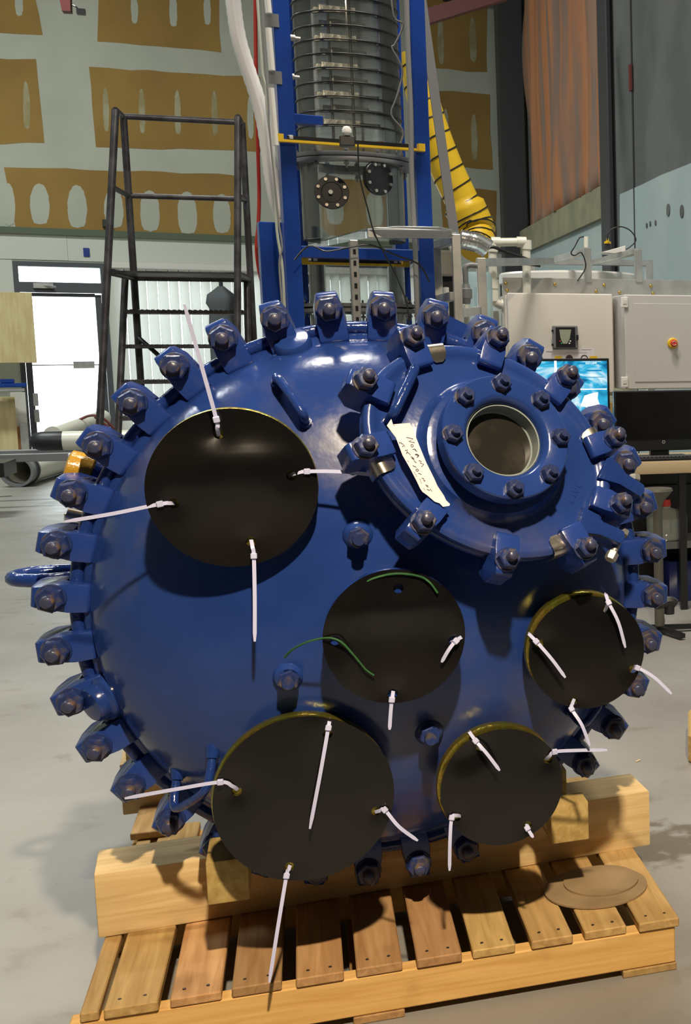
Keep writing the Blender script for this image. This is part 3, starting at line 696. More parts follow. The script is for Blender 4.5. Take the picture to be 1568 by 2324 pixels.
# wrapped side nozzle at the left
a, b = lp(225, 1078, -0.19), lp(176, 1066, -0.19)
bm = nb(); cyl(bm, lp(262, 1088, -0.19), lp(214, 1075, -0.19), 0.036, 0.036, 20); sn = obj('side_nozzle', bm, 'blue_wet', ves)
bm = nb(); d = (b-a).normalized(); lathe(bm, [(0.0, 0), (0.030, 0), (0.0365, 0.004), (0.0375, 0.02), (0.0375, 0.048), (0.03, 0.052), (0, 0.052)], 20, frame(lp(214, 1075, -0.19), *basis(d))); obj('nozzle_wrap', bm, 'yellow_wrap', sn)
bm = nb(); tube(bm, smoothpath([lp(158, 1165, -0.2), lp(161, 1190, -0.2), lp(175, 1215, -0.2), lp(184, 1240, -0.2)], 4), 0.011, 8); cyl(bm, lp(152, 1168, -0.2), lp(190, 1176, -0.2), 0.016, n=12); obj('drain_valve', bm, 'steel', ves)
# flat support plate behind the top right clamps
P = [lp(1010, 712, -0.22), lp(1060, 737, -0.22), lp(1085, 775, -0.22), lp(1010, 775, -0.22)]
bm = nb(); quad_slab(bm, P, (0, 0, -1), 0.10); obj('support_plate', bm, 'blue_cl', ves)
bm = nb(); a, b = lp(1488, 1372, -0.16), lp(1520, 1366, -0.16); tube(bm, smoothpath([a, b, lp(1531, 1372, -0.16)], 4), 0.014, 10); cyl(bm, lp(1519, 1370, -0.16), lp(1519, 1393, -0.16), 0.0125, n=14); obj('lock_pin', bm, 'rubber', ves)

# ------------------------------------------------ elliptical manway
MN = Vector((0.241, 0.406, 0.882)).normalized()
_k = Vector((MN.x, MN.y, 0)).normalized(); AT = Vector((_k.y, -_k.x, 0)); AR = MN.cross(AT)
if AR.dot(_k) < 0: AR = -AR
MP = Vector((0.2186, 0.305, 0.141)) + AT*-0.010 + AR*-0.018
MF = frame(MP, AT, AR, MN)
EA, EB = 0.252, 0.201
def mp_(px, py, s):
    """manway-local point of a pixel on the plane s"""
    Pw = VF @ (MF @ Vector((0, 0, s))); nw = (VF.to_3x3() @ MN).normalized()
    return MF.inverted() @ (VI @ onplane(px, py, Pw, nw))
bm = nb(); elathe(bm, [(-0.045, -0.13), (-0.044, -0.02), (-0.042, 0.035), (-0.03, 0.043)], EA, EB, 96); obj('manway_neck', bm, 'blue', ves, MF, ang=60)
bm = nb(); elathe(bm, [(-0.05, 0.040), (-0.006, 0.040), (0.004, 0.044), (0.006, 0.052), (0.002, 0.058), (-0.05, 0.058)], EA, EB, 96); obj('manway_flange', bm, 'blue_cl', ves, MF, ang=50)
bm = nb(); elathe(bm, [(-0.05, 0.0585), (0.0, 0.0585), (0.001, 0.061), (0.0, 0.0645), (-0.05, 0.0645)], EA, EB, 96); obj('manway_gasket', bm, 'gasket', ves, MF)
# cover plate: rolled rim, sunk field, raised hub for the sight glass
bm = nb(); n = 96
rim = elathe(bm, [(-0.05, 0.065), (-0.002, 0.065), (0.006, 0.069), (0.009, 0.077), (0.007, 0.086), (0.0, 0.091), (-0.008, 0.091), (-0.015, 0.087), (-0.021, 0.084), (-0.028, 0.0835)], EA, EB, n)
ringp = rim[-1]
for r, z in ((0.155, 0.086), (0.147, 0.090), (0.141, 0.098), (0.137, 0.106), (0.128, 0.109), (0.104, 0.110)):
    ring = [bm.verts.new((r*math.cos(2*math.pi*i/n), r*math.sin(2*math.pi*i/n), z)) for i in range(n)]
    for i in range(n): bm.faces.new((ringp[i], ringp[(i+1) % n], ring[(i+1) % n], ring[i]))
    ringp = ring
ring = [bm.verts.new((0.104*math.cos(2*math.pi*i/n), 0.104*math.sin(2*math.pi*i/n), 0.132)) for i in range(n)]
for i in range(n): bm.faces.new((ringp[i], ringp[(i+1) % n], ring[(i+1) % n], ring[i]))
cover = obj('manway_cover', bm, 'blue', ves, MF, ang=40)
# sight glass flange, its eight bolts, seal and glass
bm = nb(); lathe(bm, [(0.100, 0.131), (0.1245, 0.131), (0.127, 0.134), (0.127, 0.165), (0.1245, 0.168), (0.089, 0.168), (0.082, 0.164), (0.0755, 0.152), (0.0750, 0.131)], 72, closed=True); sg = obj('sight_glass_flange', bm, 'blue', ves, MF)
bm = nb(); lathe(bm, [(0.0715, 0.147), (0.0745, 0.147), (0.0745, 0.108), (0.0700, 0.108), (0.0685, 0.1135), (0.0715, 0.116)], 56, closed=True); obj('glass_seal', bm, 'seal', sg)
bm = nb(); lathe(bm, [(0, 0.1125), (0.0715, 0.1125), (0.0715, 0.104), (0, 0.104)], 56); obj('sight_glass', bm, 'glass_dark', sg)
A1 = Vector((0, 1, 0)).cross(MN).normalized(); A2 = MN.cross(A1)
bm = nb(); hexnut(bm, 0.0, 0.016, 0.0315, 0.18, 0.2); cyl(bm, (0, 0, 0.012), (0, 0, 0.0285), 0.0088, 0.0075, 14); lathe(bm, [(0, 0.001), (0.0195, 0.001), (0.0195, -0.003), (0, -0.003)], 20); bme = fin(bm, 'bolt', 35); bme.materials.append(M['nut'])
for k in range(8):
    t = R(85.4) - k*math.pi/4; v = MF.to_3x3().inverted() @ (A1*math.cos(t) + A2*math.sin(t))
    link('bolt', bme, None, sg, Matrix.Translation(v*0.109 + Vector((0, 0, 0.168))) @ Matrix.Rotation(k*0.7, 4, 'Z'))
# manway clamps, at their measured spots
TIPS = [(948, 761), (1137, 751), (1307, 839), (1428, 986.6), (1433, 1139), (1348, 1234), (1166.5, 1243.5), (980, 1161), (851.5, 996), (859, 858)]
for i, (px, py) in enumerate(TIPS):
    p = mp_(px, py, 0.148); t = math.atan2(p.y/EB, p.x/EA)
    e = Vector((EA*math.cos(t), EB*math.sin(t), 0)); nn = Vector((math.cos(t)/EA, math.sin(t)/EB, 0)).normalized()
    q = e + nn*0.024; q.z = 0.148
    yv = nn; xv = Vector((yv.y, -yv.x, 0))
    place_clamp(MF @ frame(q, xv, yv, (0, 0, 1)) @ Matrix.Rotation(R(rs.uniform(-4, 4)), 4, 'Z'), R(rs.uniform(0, 60)), 0.82)
# stainless clips hooked over the rim
for px, py in ((992, 795), (1362, 985), (1267, 1238), (868, 1055)):
    p = mp_(px, py, 0.093); t = math.atan2(p.y/EB, p.x/EA)
    e = Vector((EA*math.cos(t), EB*math.sin(t), 0)); nn = Vector((math.cos(t)/EA, math.sin(t)/EB, 0)).normalized(); tt = Vector((-nn.y, nn.x, 0))
    prof = [(0.012, 0.046), (0.0135, 0.07), (0.0125, 0.084), (0.007, 0.093), (-0.002, 0.0955), (-0.012, 0.093), (-0.022, 0.0885), (-0.028, 0.087)]
    wid = [0.016, 0.016, 0.016, 0.016, 0.0165, 0.0165, 0.0135, 0.007]
    bm = nb(); rows = [[bm.verts.new(e + nn*o + tt*w*sg_ + Vector((0, 0, z+dz))) for sg_ in (-1, 1) for dz in (0, 0.0025)] for (o, z), w in zip(prof, wid)]
    for a, b in zip(rows, rows[1:]):
        for i, j in ((0, 1), (1, 3), (3, 2), (2, 0)): bm.faces.new((a[i], a[j], b[j], b[i]))
    bm.faces.new([rows[0][i] for i in (0, 1, 3, 2)]); bm.faces.new([rows[-1][i] for i in (0, 1, 3, 2)])
    obj('rim_clip', bm, 'steel', ves, MF, ang=50)
# grab handle on the cover
h0, h1 = mp_(930, 850, 0.084), mp_(880, 955, 0.084); hz = Vector((0, 0, 1))
k = [h0 - hz*0.004, h0 + hz*0.025, h0.lerp(h1, 0.06) + hz*0.038, h0.lerp(h1, 0.3) + hz*0.042, h0.lerp(h1, 0.7) + hz*0.042, h0.lerp(h1, 0.94) + hz*0.038, h1 + hz*0.025, h1 - hz*0.004]
bm = nb(); tube(bm, smoothpath(k, 4), 0.0095, 10); obj('cover_handle', bm, 'blue_wet', ves, MF, ang=50)
c = mp_(1430, 1120, 0.06); bm = nb(); tube(bm, [c + Vector((0.024*math.cos(t), 0.0, 0.024*math.sin(t))) for t in [2*math.pi*k/20 for k in range(20)]], 0.009, 8, closed=True); obj('hinge_eye', bm, 'blue_wet', ves, MF, ang=60)
# hinge ears with bright bolts at the lower right of the cover
for (a, b, c, bolt0, bolt1) in (((1385, 1085), (1420, 1112), (1465, 1130), (1440, 1085), (1442, 1118)), ((1335, 1200), (1375, 1222), (1422, 1232), (1414, 1208), (1388, 1262))):
    pa, pb, pc = (mp_(*q, 0.075) for q in (a, b, c)); d = (pc-pa).normalized(); up = Vector((0, 0, 1)); sd = d.cross(up)
    bm = nb(); prism(bm, [(-0.03, -0.034), (0.0, -0.030), (0.022, -0.018), ((pc-pa).length*0.8, -0.015), ((pc-pa).length*0.86, 0.0), ((pc-pa).length*0.8, 0.016), (0.018, 0.014), (-0.03, 0.026)], -0.03, 0.022, frame(pa, d, sd, up)); bevel(bm, 0.006, 2)
    hg = obj('hinge_ear', bm, 'blue_wet', ves, MF)
    q0, q1 = mp_(*bolt0, 0.07), mp_(*bolt1, 0.07); dd = (q1-q0).normalized()
    bm = nb(); cyl(bm, q0, q1, 0.007, n=12); hexnut(bm, -0.006, 0.006, 0.022, 0.2, 0.2, frame(q0, *basis(-dd))); hexnut(bm, -0.008, 0.010, 0.022, 0.25, 0.4, frame(q1, *basis(dd))); obj('hinge_bolt', bm, 'chrome', hg)
# ================================================================== black cover sheets tied over the nozzles
def cover_sheet(k, holes, warp, label):
    cx, cy, w, r = NP[k]; v2, ed = [], []
    n = 96
    for i in range(n):
        t = 2*math.pi*i/n; v2.append(Vector((r*math.cos(t), r*math.sin(t))))
    ed += [(i, (i+1) % n) for i in range(n)]
    hp = []
    for (px, py) in holes:
        p = lp(px, py, w); c = Vector((p.x-cx, p.y-cy)); hp.append(c); b = len(v2)
        if c.length > r - 0.013: c = c*((r-0.014)/c.length); hp[-1] = c
        for i in range(14):
            t = 2*math.pi*i/14; v2.append(c + Vector((math.cos(t), math.sin(t)))*0.0092)
        ed += [(b+i, b+(i+1) % 14) for i in range(14)]
    st = r/13
    for a in range(-13, 14):
        for b in range(-13, 14):
            p = Vector((a*st + (b % 2)*st/2, b*st))
            if p.length < r-0.006 and all((p-c).length > 0.012 for c in hp): v2.append(p)
    V, E_, F_, _, _, _ = delaunay_2d_cdt(v2, ed, [], 1, 1e-6)
    bm = nb(); L = []
    for lay in (0, 1):
        L.append([bm.verts.new((p.x, p.y, warp(p.x/r, p.y/r) - sum(0.0035*math.exp(-((p-h).length/0.026)**2) for h in hp) + (0.0 if lay == 0 else -0.0016))) for p in V])
    for f in F_:
        c = (V[f[0]]+V[f[1]]+V[f[2]])/3
        if any((c-h).length < 0.0088 for h in hp): continue
        bm.faces.new([L[0][i] for i in f]); bm.faces.new([L[1][i] for i in reversed(f)])
    cnt = {}
    for f in F_:
        c = (V[f[0]]+V[f[1]]+V[f[2]])/3
        if any((c-h).length < 0.0088 for h in hp): continue
        for i in range(3):
            e = (f[i], f[(i+1) % 3]); key = tuple(sorted(e)); cnt.setdefault(key, []).append(e)
    for key, es in cnt.items():
        if len(es) == 1:
            a, b = es[0]; bm.faces.new((L[0][b], L[0][a], L[1][a], L[1][b]))
    o = obj('nozzle_cover', bm, 'black', None, VF @ Matrix.Translation((cx, cy, w+0.0025)), ang=50)
    return tag(o, label, 'cover', 'black nozzle covers')
def warpA(x, y):
    yc = 0.27 - 0.16*x*x
    s = 0.34 if y > yc else 0.62
    return 0.004 + 0.024*math.exp(-((y-yc)/s)**2)*(1-0.55*x*x)
cover_sheet('A', [(497, 984), (661, 1077), (396, 1140), (570, 1228)], warpA, 'glossy black round cover on upper left of dome, buckled near its top')
cover_sheet('B', [(903, 1333), (1028, 1452), (760, 1452), (891, 1572)], lambda x, y: 0.006 + 0.010*math.exp(-((y-0.45)/0.3)**2)*(1-x*x) + 0.007*math.exp(-((x+0.62)/0.16)**2)*(1-y*y), 'black round cover at centre of dome with green twine')
cover_sheet('C', [(1376, 1380), (1224, 1460), (1441, 1518), (1301, 1590)], lambda x, y: 0.006 + 0.004*x, 'black round cover at far right of dome, below sight glass')
cover_sheet('D', [(743, 1663), (538, 1795), (853, 1840), (657, 1966)], lambda x, y: 0.004 + 0.003*math.exp(-((x-0.25)/0.2)**2-((y-0.8)/0.25)**2)*2, 'largest black round cover, lower left of dome near beams')
cover_sheet('E', [(1090, 1697), (1243, 1722), (1038, 1852), (1196, 1872)], lambda x, y: 0.006 - 0.006*math.exp(-((x+0.6)/0.25)**2-((y-0.6)/0.25)**2), 'black round cover at lower right of dome, just above timber chock')

# ------------------------------------------------ zip ties
def ztie(pix, head, label, ws_, w=0.0068):
    """pix: [(x, y)], ws_: height above the flange plane for each point; head: index of the locking head"""
    P = [lp(x, y, z) for (x, y), z in zip(pix, ws_)]
    path = smoothpath(P, 5)
    bm = nb(); strap(bm, path, (0.1, 0.2, 1), w, 0.0014)
    root = obj('zip_tie', bm, 'nylon', None, VF, ang=30)
    h = path[head*5]; d = (path[min(head*5+1, len(path)-1)] - h).normalized(); nrm = Vector((0, 0, 1)); s = d.cross(nrm).normalized(); nn = s.cross(d)
    bm = nb(); box(bm, -0.0055, 0.0055, -0.0056, 0.0056, -0.0035, 0.0045, frame(h, d, s, nn)); bevel(bm, 0.0012)
    obj('locking_head', bm, 'nylon', root)
    return tag(root, label, 'zip tie', 'white zip ties')
ztie([(497, 990), (493, 972), (491, 952), (455, 822), (418, 690)], 2, 'long white zip tie standing upright above upper left black cover', [0.228, 0.245, 0.248, 0.27, 0.30])
ztie([(655, 1080), (672, 1074), (697, 1070), (780, 1071), (884, 1082)], 2, 'white zip tie reaching from upper left cover towards the manway', [0.2225, 0.24, 0.243, 0.26, 0.285])
ztie([(398, 1142), (385, 1142), (363, 1144), (255, 1166), (147, 1184)], 2, 'long white zip tie pointing left from upper left black cover', [0.2225, 0.238, 0.24, 0.225, 0.205])
ztie([(570, 1225), (573, 1242), (576, 1262), (578, 1360), (578, 1456)], 2, 'long white zip tie hanging straight down from upper left cover', [0.2225, 0.236, 0.238, 0.25, 0.26])
ztie([(1024, 1458), (1036, 1452), (1047, 1446), (1034, 1455), (1018, 1475), (1002, 1503)], 3, 'short curled white zip tie at right edge of centre cover', [0.285, 0.294, 0.292, 0.300, 0.308, 0.305])
ztie([(892, 1568), (891, 1578), (889, 1588), (886, 1622), (884, 1656)], 2, 'short white zip tie hanging below the centre cover', [0.285, 0.296, 0.298, 0.30, 0.302])
ztie([(1371, 1392), (1379, 1366), (1374, 1348), (1381, 1368), (1403, 1412), (1419, 1470)], 3, 'white zip tie hanging over top of far right black cover', [0.2145, 0.228, 0.215, 0.234, 0.245, 0.245])
ztie([(1228, 1466), (1215, 1454), (1199, 1438), (1217, 1456), (1252, 1496), (1283, 1538)], 3, 'white zip tie slanting across left of far right black cover', [0.2145, 0.227, 0.213, 0.233, 0.245, 0.248])
ztie([(1438, 1520), (1447, 1516), (1484, 1537), (1524, 1575)], 1, 'thin white zip tie sticking out right of far right black cover', [0.2145, 0.228, 0.24, 0.25])
ztie([(1303, 1586), (1299, 1597), (1297, 1609), (1320, 1645), (1338, 1692)], 2, 'white zip tie hanging below far right black cover', [0.2145, 0.226, 0.229, 0.245, 0.25])
ztie([(742, 1666), (746, 1652), (748, 1634), (745, 1652), (726, 1760), (703, 1881)], 3, 'long white zip tie hanging over middle of largest black cover', [0.2275, 0.238, 0.228, 0.244, 0.258, 0.262])
ztie([(540, 1792), (527, 1784), (500, 1775), (400, 1791), (283, 1812)], 2, 'long white zip tie pointing left from largest black cover', [0.2275, 0.238, 0.241, 0.235, 0.22])
ztie([(851, 1843), (862, 1840), (873, 1838), (905, 1876), (948, 1908)], 2, 'white zip tie curving down from right edge of largest cover', [0.2275, 0.236, 0.24, 0.25, 0.25])
ztie([(658, 1964), (655, 1974), (650, 1988), (630, 2108), (611, 2230)], 2, 'longest white zip tie hanging below largest cover over pallet boards', [0.2275, 0.24, 0.243, 0.27, 0.29])
ztie([(1094, 1702), (1080, 1683), (1064, 1660), (1080, 1682), (1106, 1712), (1134, 1749)], 3, 'white zip tie slanting across upper left of lower right cover', [0.2145, 0.224, 0.21, 0.231, 0.245, 0.25])
ztie([(1238, 1724), (1247, 1716), (1259, 1706), (1310, 1703), (1378, 1702)], 2, 'white zip tie pointing right from lower right cover past a clamp', [0.2145, 0.225, 0.228, 0.235, 0.24])
ztie([(1046, 1852), (1036, 1851), (1025, 1856), (1021, 1910), (1020, 1976)], 2, 'white zip tie hanging down left side of lower right cover', [0.2145, 0.224, 0.228, 0.242, 0.248])
ztie([(1195, 1870), (1197, 1880), (1210, 1901)], 1, 'very short white zip tie stub under lower right cover', [0.2145, 0.226, 0.236])

# ------------------------------------------------ green twine
def twine(pix, ws_, label):
    bm = nb(); tube(bm, smoothpath([lp(x, y, z) for (x, y), z in zip(pix, ws_)], 6), 0.0022, 6)
    tag(obj('green_twine', bm, 'twine', None, VF, ang=60), label, 'twine', 'green twine')
twine([(646, 1492), (664, 1474), (700, 1456), (745, 1448), (775, 1458), (805, 1490), (828, 1518), (848, 1533)], [0.245, 0.262, 0.285, 0.300, 0.306, 0.306, 0.304, 0.302], 'green twine looped over left edge of centre cover')
twine([(808, 1332), (850, 1312), (900, 1302), (950, 1308), (975, 1322), (993, 1346)], [0.290, 0.295, 0.297, 0.299, 0.303, 0.305], 'green twine along the top edge of centre cover')

# ------------------------------------------------ handwritten paper tag on the manway cover
TG = frame((0, 0, 0), (1, 0, 0), (0, 1, 0), (0, 0, 1))
def tp(px, py, s=0.118): return mp_(px, py, s)
def zc(cx_, cy_): return (870 + cx_/9.2235, 930 + cy_/9.2235)
out = [(210, 340), (550, 272), (585, 330), (640, 470), (760, 770), (900, 1110), (1060, 1430), (1130, 1590), (1270, 1800), (1310, 1890), (1395, 1975), (1380, 2010), (1245, 2030), (1180, 1960), (1070, 1920), (920, 1790), (820, 1720), (770, 1650), (700, 1500), (560, 1230), (400, 950), (260, 580), (70, 330), (165, 190), (200, 300)]
def tagz(cx_, cy_):                       # lies off the cover, curling along its length
    t = (cy_-200)/1800; return 0.126 - 0.012*t
P = [mp_(*zc(*q), tagz(*q)) for q in out]
bm = nb(); A = [bm.verts.new(p) for p in P]; B = [bm.verts.new(p - Vector((0, 0, 0.0007))) for p in P]
bm.faces.new(A); bm.faces.new(B[::-1])
for i in range(len(A)): bm.faces.new((A[i], A[i-1], B[i-1], B[i]))
bmesh.ops.triangulate(bm, faces=[f for f in bm.faces if len(f.verts) > 4])
ptag = tag(obj('paper_tag', bm, 'paper', None, VF @ MF, ang=25), 'white paper tag with handwriting hanging from the manway cover handle', 'tag')
STR = [[(478, 575), (620, 605), (535, 660), (655, 690)],                                    # N
       [(590, 720), (572, 750), (595, 780), (628, 765), (622, 735), (595, 722)],            # o
       [(612, 835), (650, 820), (668, 850), (706, 870)], [(650, 820), (680, 838)],          # r
       [(662, 935), (745, 960), (698, 1000)], [(715, 940), (725, 990)], [(662, 935), (700, 925), (745, 955)],  # A
       [(738, 1060), (795, 1080), (768, 1112), (848, 1140), (795, 1192)],                   # M
       [(325, 665), (335, 700), (375, 680), (378, 715)], [(395, 775), (430, 735), (448, 775)], [(378, 705), (415, 720)],  # S T
       [(455, 855), (505, 835), (500, 880), (480, 915)], [(490, 880), (540, 915), (565, 945)],  # K
       [(575, 970), (600, 1000), (640, 1010)], [(590, 1010), (640, 1040)], [(600, 985), (612, 1030)], [(630, 1005), (648, 1075), (690, 1110)],  # #
       [(612, 1168), (690, 1200)], [(685, 1240), (715, 1240), (740, 1262), (712, 1288), (680, 1270), (685, 1240)], [(730, 1325), (795, 1352)],  # 1 0 1
       [(805, 1430), (850, 1440), (840, 1475), (875, 1480), (850, 1505)], [(880, 1570), (935, 1590), (900, 1600), (945, 1618)], [(910, 1660), (965, 1690), (985, 1655), (1010, 1705)]]
bm = nb()
for s in STR:
    tube(bm, [mp_(*zc(*q), tagz(*q)+0.0006) for q in s], 0.00055, 5)
obj('handwriting', bm, 'ink', ptag)
bm = nb()
for s in ([(760, 1440), (800, 1545)], [(840, 1640), (870, 1680)], [(500, 1060), (530, 1090)], [(640, 1290), (700, 1400)]):
    tube(bm, [mp_(*zc(*q), tagz(*q)+0.0005) for q in s], 0.0005, 5)
obj('faded_marks', bm, 'grey_ink', ptag)
# cast date on the cover
me = text_mesh('2013', 0.026, 0.0012); me.materials.append(M['blue'])
p = mp_(1300, 1116, 0.0845); q = mp_(1312, 1090, 0.0845); d = (q-p).normalized()
link('cast_lettering', me, None, cover, frame(p, -d, Vector((d.y, -d.x, 0)), (0, 0, 1)))
# ================================================================== pallet, timbers, chocks
PX0, PX1, PYF, PYB = -0.476, 0.705, 2.632, 3.66
pal = thing('pallet', 'wooden pallet with gapped deck boards under the blue vessel', 'pallet', (0.115, 3.14, 0))
def pchild(name, x0, x1, y0, y1, z0, z1, m, bv=0.003, lean=0.0):
    c = Vector(((x0+x1)/2, (y0+y1)/2, (z0+z1)/2)); bm = nb(); box(bm, x0-c.x, x1-c.x, y0-c.y, y1-c.y, z0-c.z, z1-c.z); bevel(bm, bv)
    o = obj(name, bm, m, pal, Matrix.Translation(c - pal.location) @ Matrix.Rotation(lean, 4, 'Z'))
    return o
fronts = [(185, 2303, 226, 2303), (240, 2310, 363, 2293), (388, 2284, 504, 2266), (529, 2262, 642, 2241), (670, 2234, 778, 2217), (807, 2207, 911, 2193), (943, 2184, 1044, 2167), (1071, 2161, 1166, 2145), (1198, 2138, 1291, 2123), (1318, 2113, 1411, 2098), (1439, 2091, 1529, 2078)]
rs = random.Random(9)
for i, (a, b, c, d) in enumerate(fronts):
    x0, x1 = onz(a, b, 0.102).x, onz(c, d, 0.102).x
    bd = pchild('deck_board', x0, x1, PYF + rs.uniform(0, 0.006), PYB + rs.uniform(-0.01, 0.01), 0.100, 0.120 + rs.uniform(-0.0015, 0.001), 'pallet', 0.0025, R(rs.uniform(-0.3, 0.3)))
    if i:
        for k in (0.25, 0.72):
            bm = nb(); cyl(bm, (x0-(x0+x1)/2 + (x1-x0)*k, -(PYB-PYF)/2+0.035, 0.0098), (x0-(x0+x1)/2 + (x1-x0)*k, -(PYB-PYF)/2+0.035, 0.0112), 0.0034, n=8); obj('nail', bm, 'nail', bd)
for y in (PYF+0.006, 3.12, PYB-0.05):
    pchild('stringer', PX0+0.002, PX1-0.002, y, y+0.042, 0.017, 0.0995, 'stringer', 0.003)
for a, b in ((PX0, PX0+0.12), (0.03, 0.13), (0.585, PX1)):
    pchild('bottom_board', a, b, PYF+0.004, PYB, 0, 0.0165, 'pallet', 0.002)

def timber(name, c0, c1, w, h, z0, m, label, group, axis_y=False):
    """c0-c1: front lower edge on the plan; w deep, h high"""
    a, b = Vector((c0[0], c0[1], 0)), Vector((c1[0], c1[1], 0)); d = (b-a); L = d.length; d.normalize(); s = Vector((-d.y, d.x, 0))
    c = (a+b)/2 + s*w/2 + Vector((0, 0, z0+h/2))
    bm = nb()
    if axis_y:                     # notched where the flange clamps pass over it
        y0n, y1n = 2.862-c.y, 3.035-c.y; zn = 0.286-c.z
        prism(bm, [(-L/2, -h/2), (L/2, -h/2), (L/2, h/2), (y1n, h/2), (y1n, zn), (y0n, zn), (y0n, h/2), (-L/2, h/2)], -w/2, w/2, frame((0, 0, 0), (0, 1, 0), (0, 0, 1), (1, 0, 0))); bevel(bm, 0.003, 2); mw = frame(c, -s, d, (0, 0, 1))
    else: box(bm, -L/2, L/2, -w/2, w/2, -h/2, h/2); bevel(bm, 0.005, 2); mw = frame(c, d, s, (0, 0, 1))
    return tag(obj(name, bm, m, None, mw), label, 'timber', group)
timber('timber_beam', (-0.467, 2.975), (0.757, 3.066), 0.155, 0.141, 0.120, 'beam', 'thick front timber beam lying across the pallet in front', 'timber beams')
q0 = onz(279, 1851, 0.121)
timber('timber_beam', (q0.x, q0.y), (0.74, q0.y+0.07), 0.15, 0.141, 0.121, 'beam', 'thick rear timber beam behind the front one, shaded by the vessel', 'timber beams')
# chocks: 4x4 lengths resting on both beams
cl = onz(472, 2056, 0.262), onz(567, 2042, 0.262)
timber('timber_chock', (cl[1].x, cl[1].y), (cl[1].x-0.012, q0.y+0.17), cl[1].x-cl[0].x, 0.088, 0.2625, 'chock', 'short greenish square timber chock under left side of vessel', 'timber chocks', True)
cr_ = onz(1253, 1919, 0.262), onz(1337, 1905, 0.262)
timber('timber_chock', (cr_[1].x, cr_[1].y), (cr_[1].x-0.02, q0.y+0.19), cr_[1].x-cr_[0].x, 0.088, 0.2625, 'chock', 'short square timber chock under right side of vessel, ringed end grain', 'timber chocks', True)
ql = onz(276, 1738, 0.262)
bm = nb(); box(bm, -0.05, 0.05, -0.10, 0.10, 0, 0.07); bevel(bm, 0.004); tag(obj('timber_offcut', bm, 'chock', None, Matrix.Translation((ql.x+0.06, q0.y+0.095, 0.2625))), 'small timber offcut on left end of rear beam', 'timber')
p0 = onz(295, 1896, 0.136)
bm = nb(); box(bm, -0.045, 0.045, -0.15, 0.15, 0, 0.018); bevel(bm, 0.002); tag(obj('plank', bm, 'pallet', None, Matrix.Translation((p0.x+0.045, p0.y+0.15, 0.1215))), 'short plank on pallet between the two beams, left side', 'plank')
# two hardboard discs on the pallet
c = onz(1352, 2010, 0.126); r = (onz(1470, 2000, 0.126)-onz(1236, 2020, 0.126)).length/2
bm = nb(); lathe(bm, [(0, 0.1215), (r, 0.1215), (r, 0.1255), (0, 0.1255)], 64, Matrix.Translation((c.x, c.y, 0))); tag(obj('hardboard_disc', bm, 'board'), 'larger thin brown disc lying on front right corner of pallet', 'disc', 'brown discs on the pallet')
c2 = onz(1364, 1996, 0.130); r2 = (onz(1449, 1990, 0.13)-onz(1279, 2002, 0.13)).length/2
bm = nb(); lathe(bm, [(0, 0.126), (r2, 0.126), (r2, 0.130), (0, 0.130)], 64, Matrix.Translation((c2.x, c2.y, 0))); tag(obj('hardboard_disc', bm, 'board'), 'smaller thin brown disc lying on top of the larger one', 'disc', 'brown discs on the pallet')
# loose wood block at right edge of floor
p = onz(1562, 1733, 0)
bm = nb(); box(bm, 0, 0.12, 0, 0.3, 0, 0.10); bevel(bm, 0.008); tag(obj('wood_block', bm, 'chock', None, Matrix.Translation((p.x, p.y, 0)) @ Matrix.Rotation(R(-16), 4, 'Z')), 'dark wood block on floor at right edge', 'wood block')
# ================================================================== blue tower with the clear column (turned like the back wall)
TO = at(664, 600, 6.0); TO.z = 0
TF = frame(TO, WD, -WN, (0, 0, 1)); TFI = TF.inverted()
def tw(px, py, y=0.0):
    """tower-local point of a pixel on the plane y"""
    return TFI @ onplane(px, py, TF @ Vector((0, y, 0)), WN)
tow = thing('column_tower', 'tall blue steel frame tower standing behind the vessel', 'tower', mw=TF)
XF = tw(965, 600).x; TD_ = 0.56; PW = 0.064
def tbox(name, x0, x1, y0, y1, z0, z1, m, parent=tow, bv=0.003):
    bm = nb(); box(bm, x0, x1, y0, y1, z0, z1); bevel(bm, bv); return obj(name, bm, m, parent)
ZT = 4.6
XBL, XBR = tw(672, 400, TD_).x, tw(903, 400, TD_).x
for x, y in ((0, 0), (XF, 0), (XBR, TD_), (XBL, TD_)):
    tbox('post', x-PW/2, x+PW/2, y-PW/2, y+PW/2, 0, ZT, 'tower_blue')
za, zb_ = tw(800, 589).z, tw(800, 563).z
tbox('cross_beam', PW/2, XF-PW/2, -0.03, 0.03, za, zb_, 'tower_blue')
tbox('cross_beam', XBL+PW/2, XBR-PW/2, TD_-0.03, TD_+0.03, za, zb_, 'tower_blue')
for x0_, x1_ in ((0, XBL), (XF, XBR)):
    bm = nb(); bar(bm, (x0_, PW/2, (za+zb_)/2), (x1_, TD_-PW/2, (za+zb_)/2), 0.055, zb_-za); obj('side_beam', bm, 'tower_blue', tow)
z0, z1 = tw(672, 277).z, tw(672, 255).z
tbox('stub_beam', PW/2, 0.16, 0.03, 0.09, z0, z1, 'tower_blue')

# short blue upright beside the left post
a = tw(612, 505, 0.25); tbox('upright', a.x-0.05, a.x+0.05, 0.22, 0.28, 0, a.z, 'tower_blue')
# bolts on the posts
for px, py in ((662, 86), (660, 174)):
    p = tw(px, py, 0.0); bm = nb(); cyl(bm, p+Vector((-0.012, 0, 0)), p+Vector((0.012, 0, 0)), 0.014, n=12); cyl(bm, p+Vector((0.012, 0, 0)), p+Vector((0.034, 0, 0)), 0.008, n=10); obj('bolt', bm, 'chrome', tow)
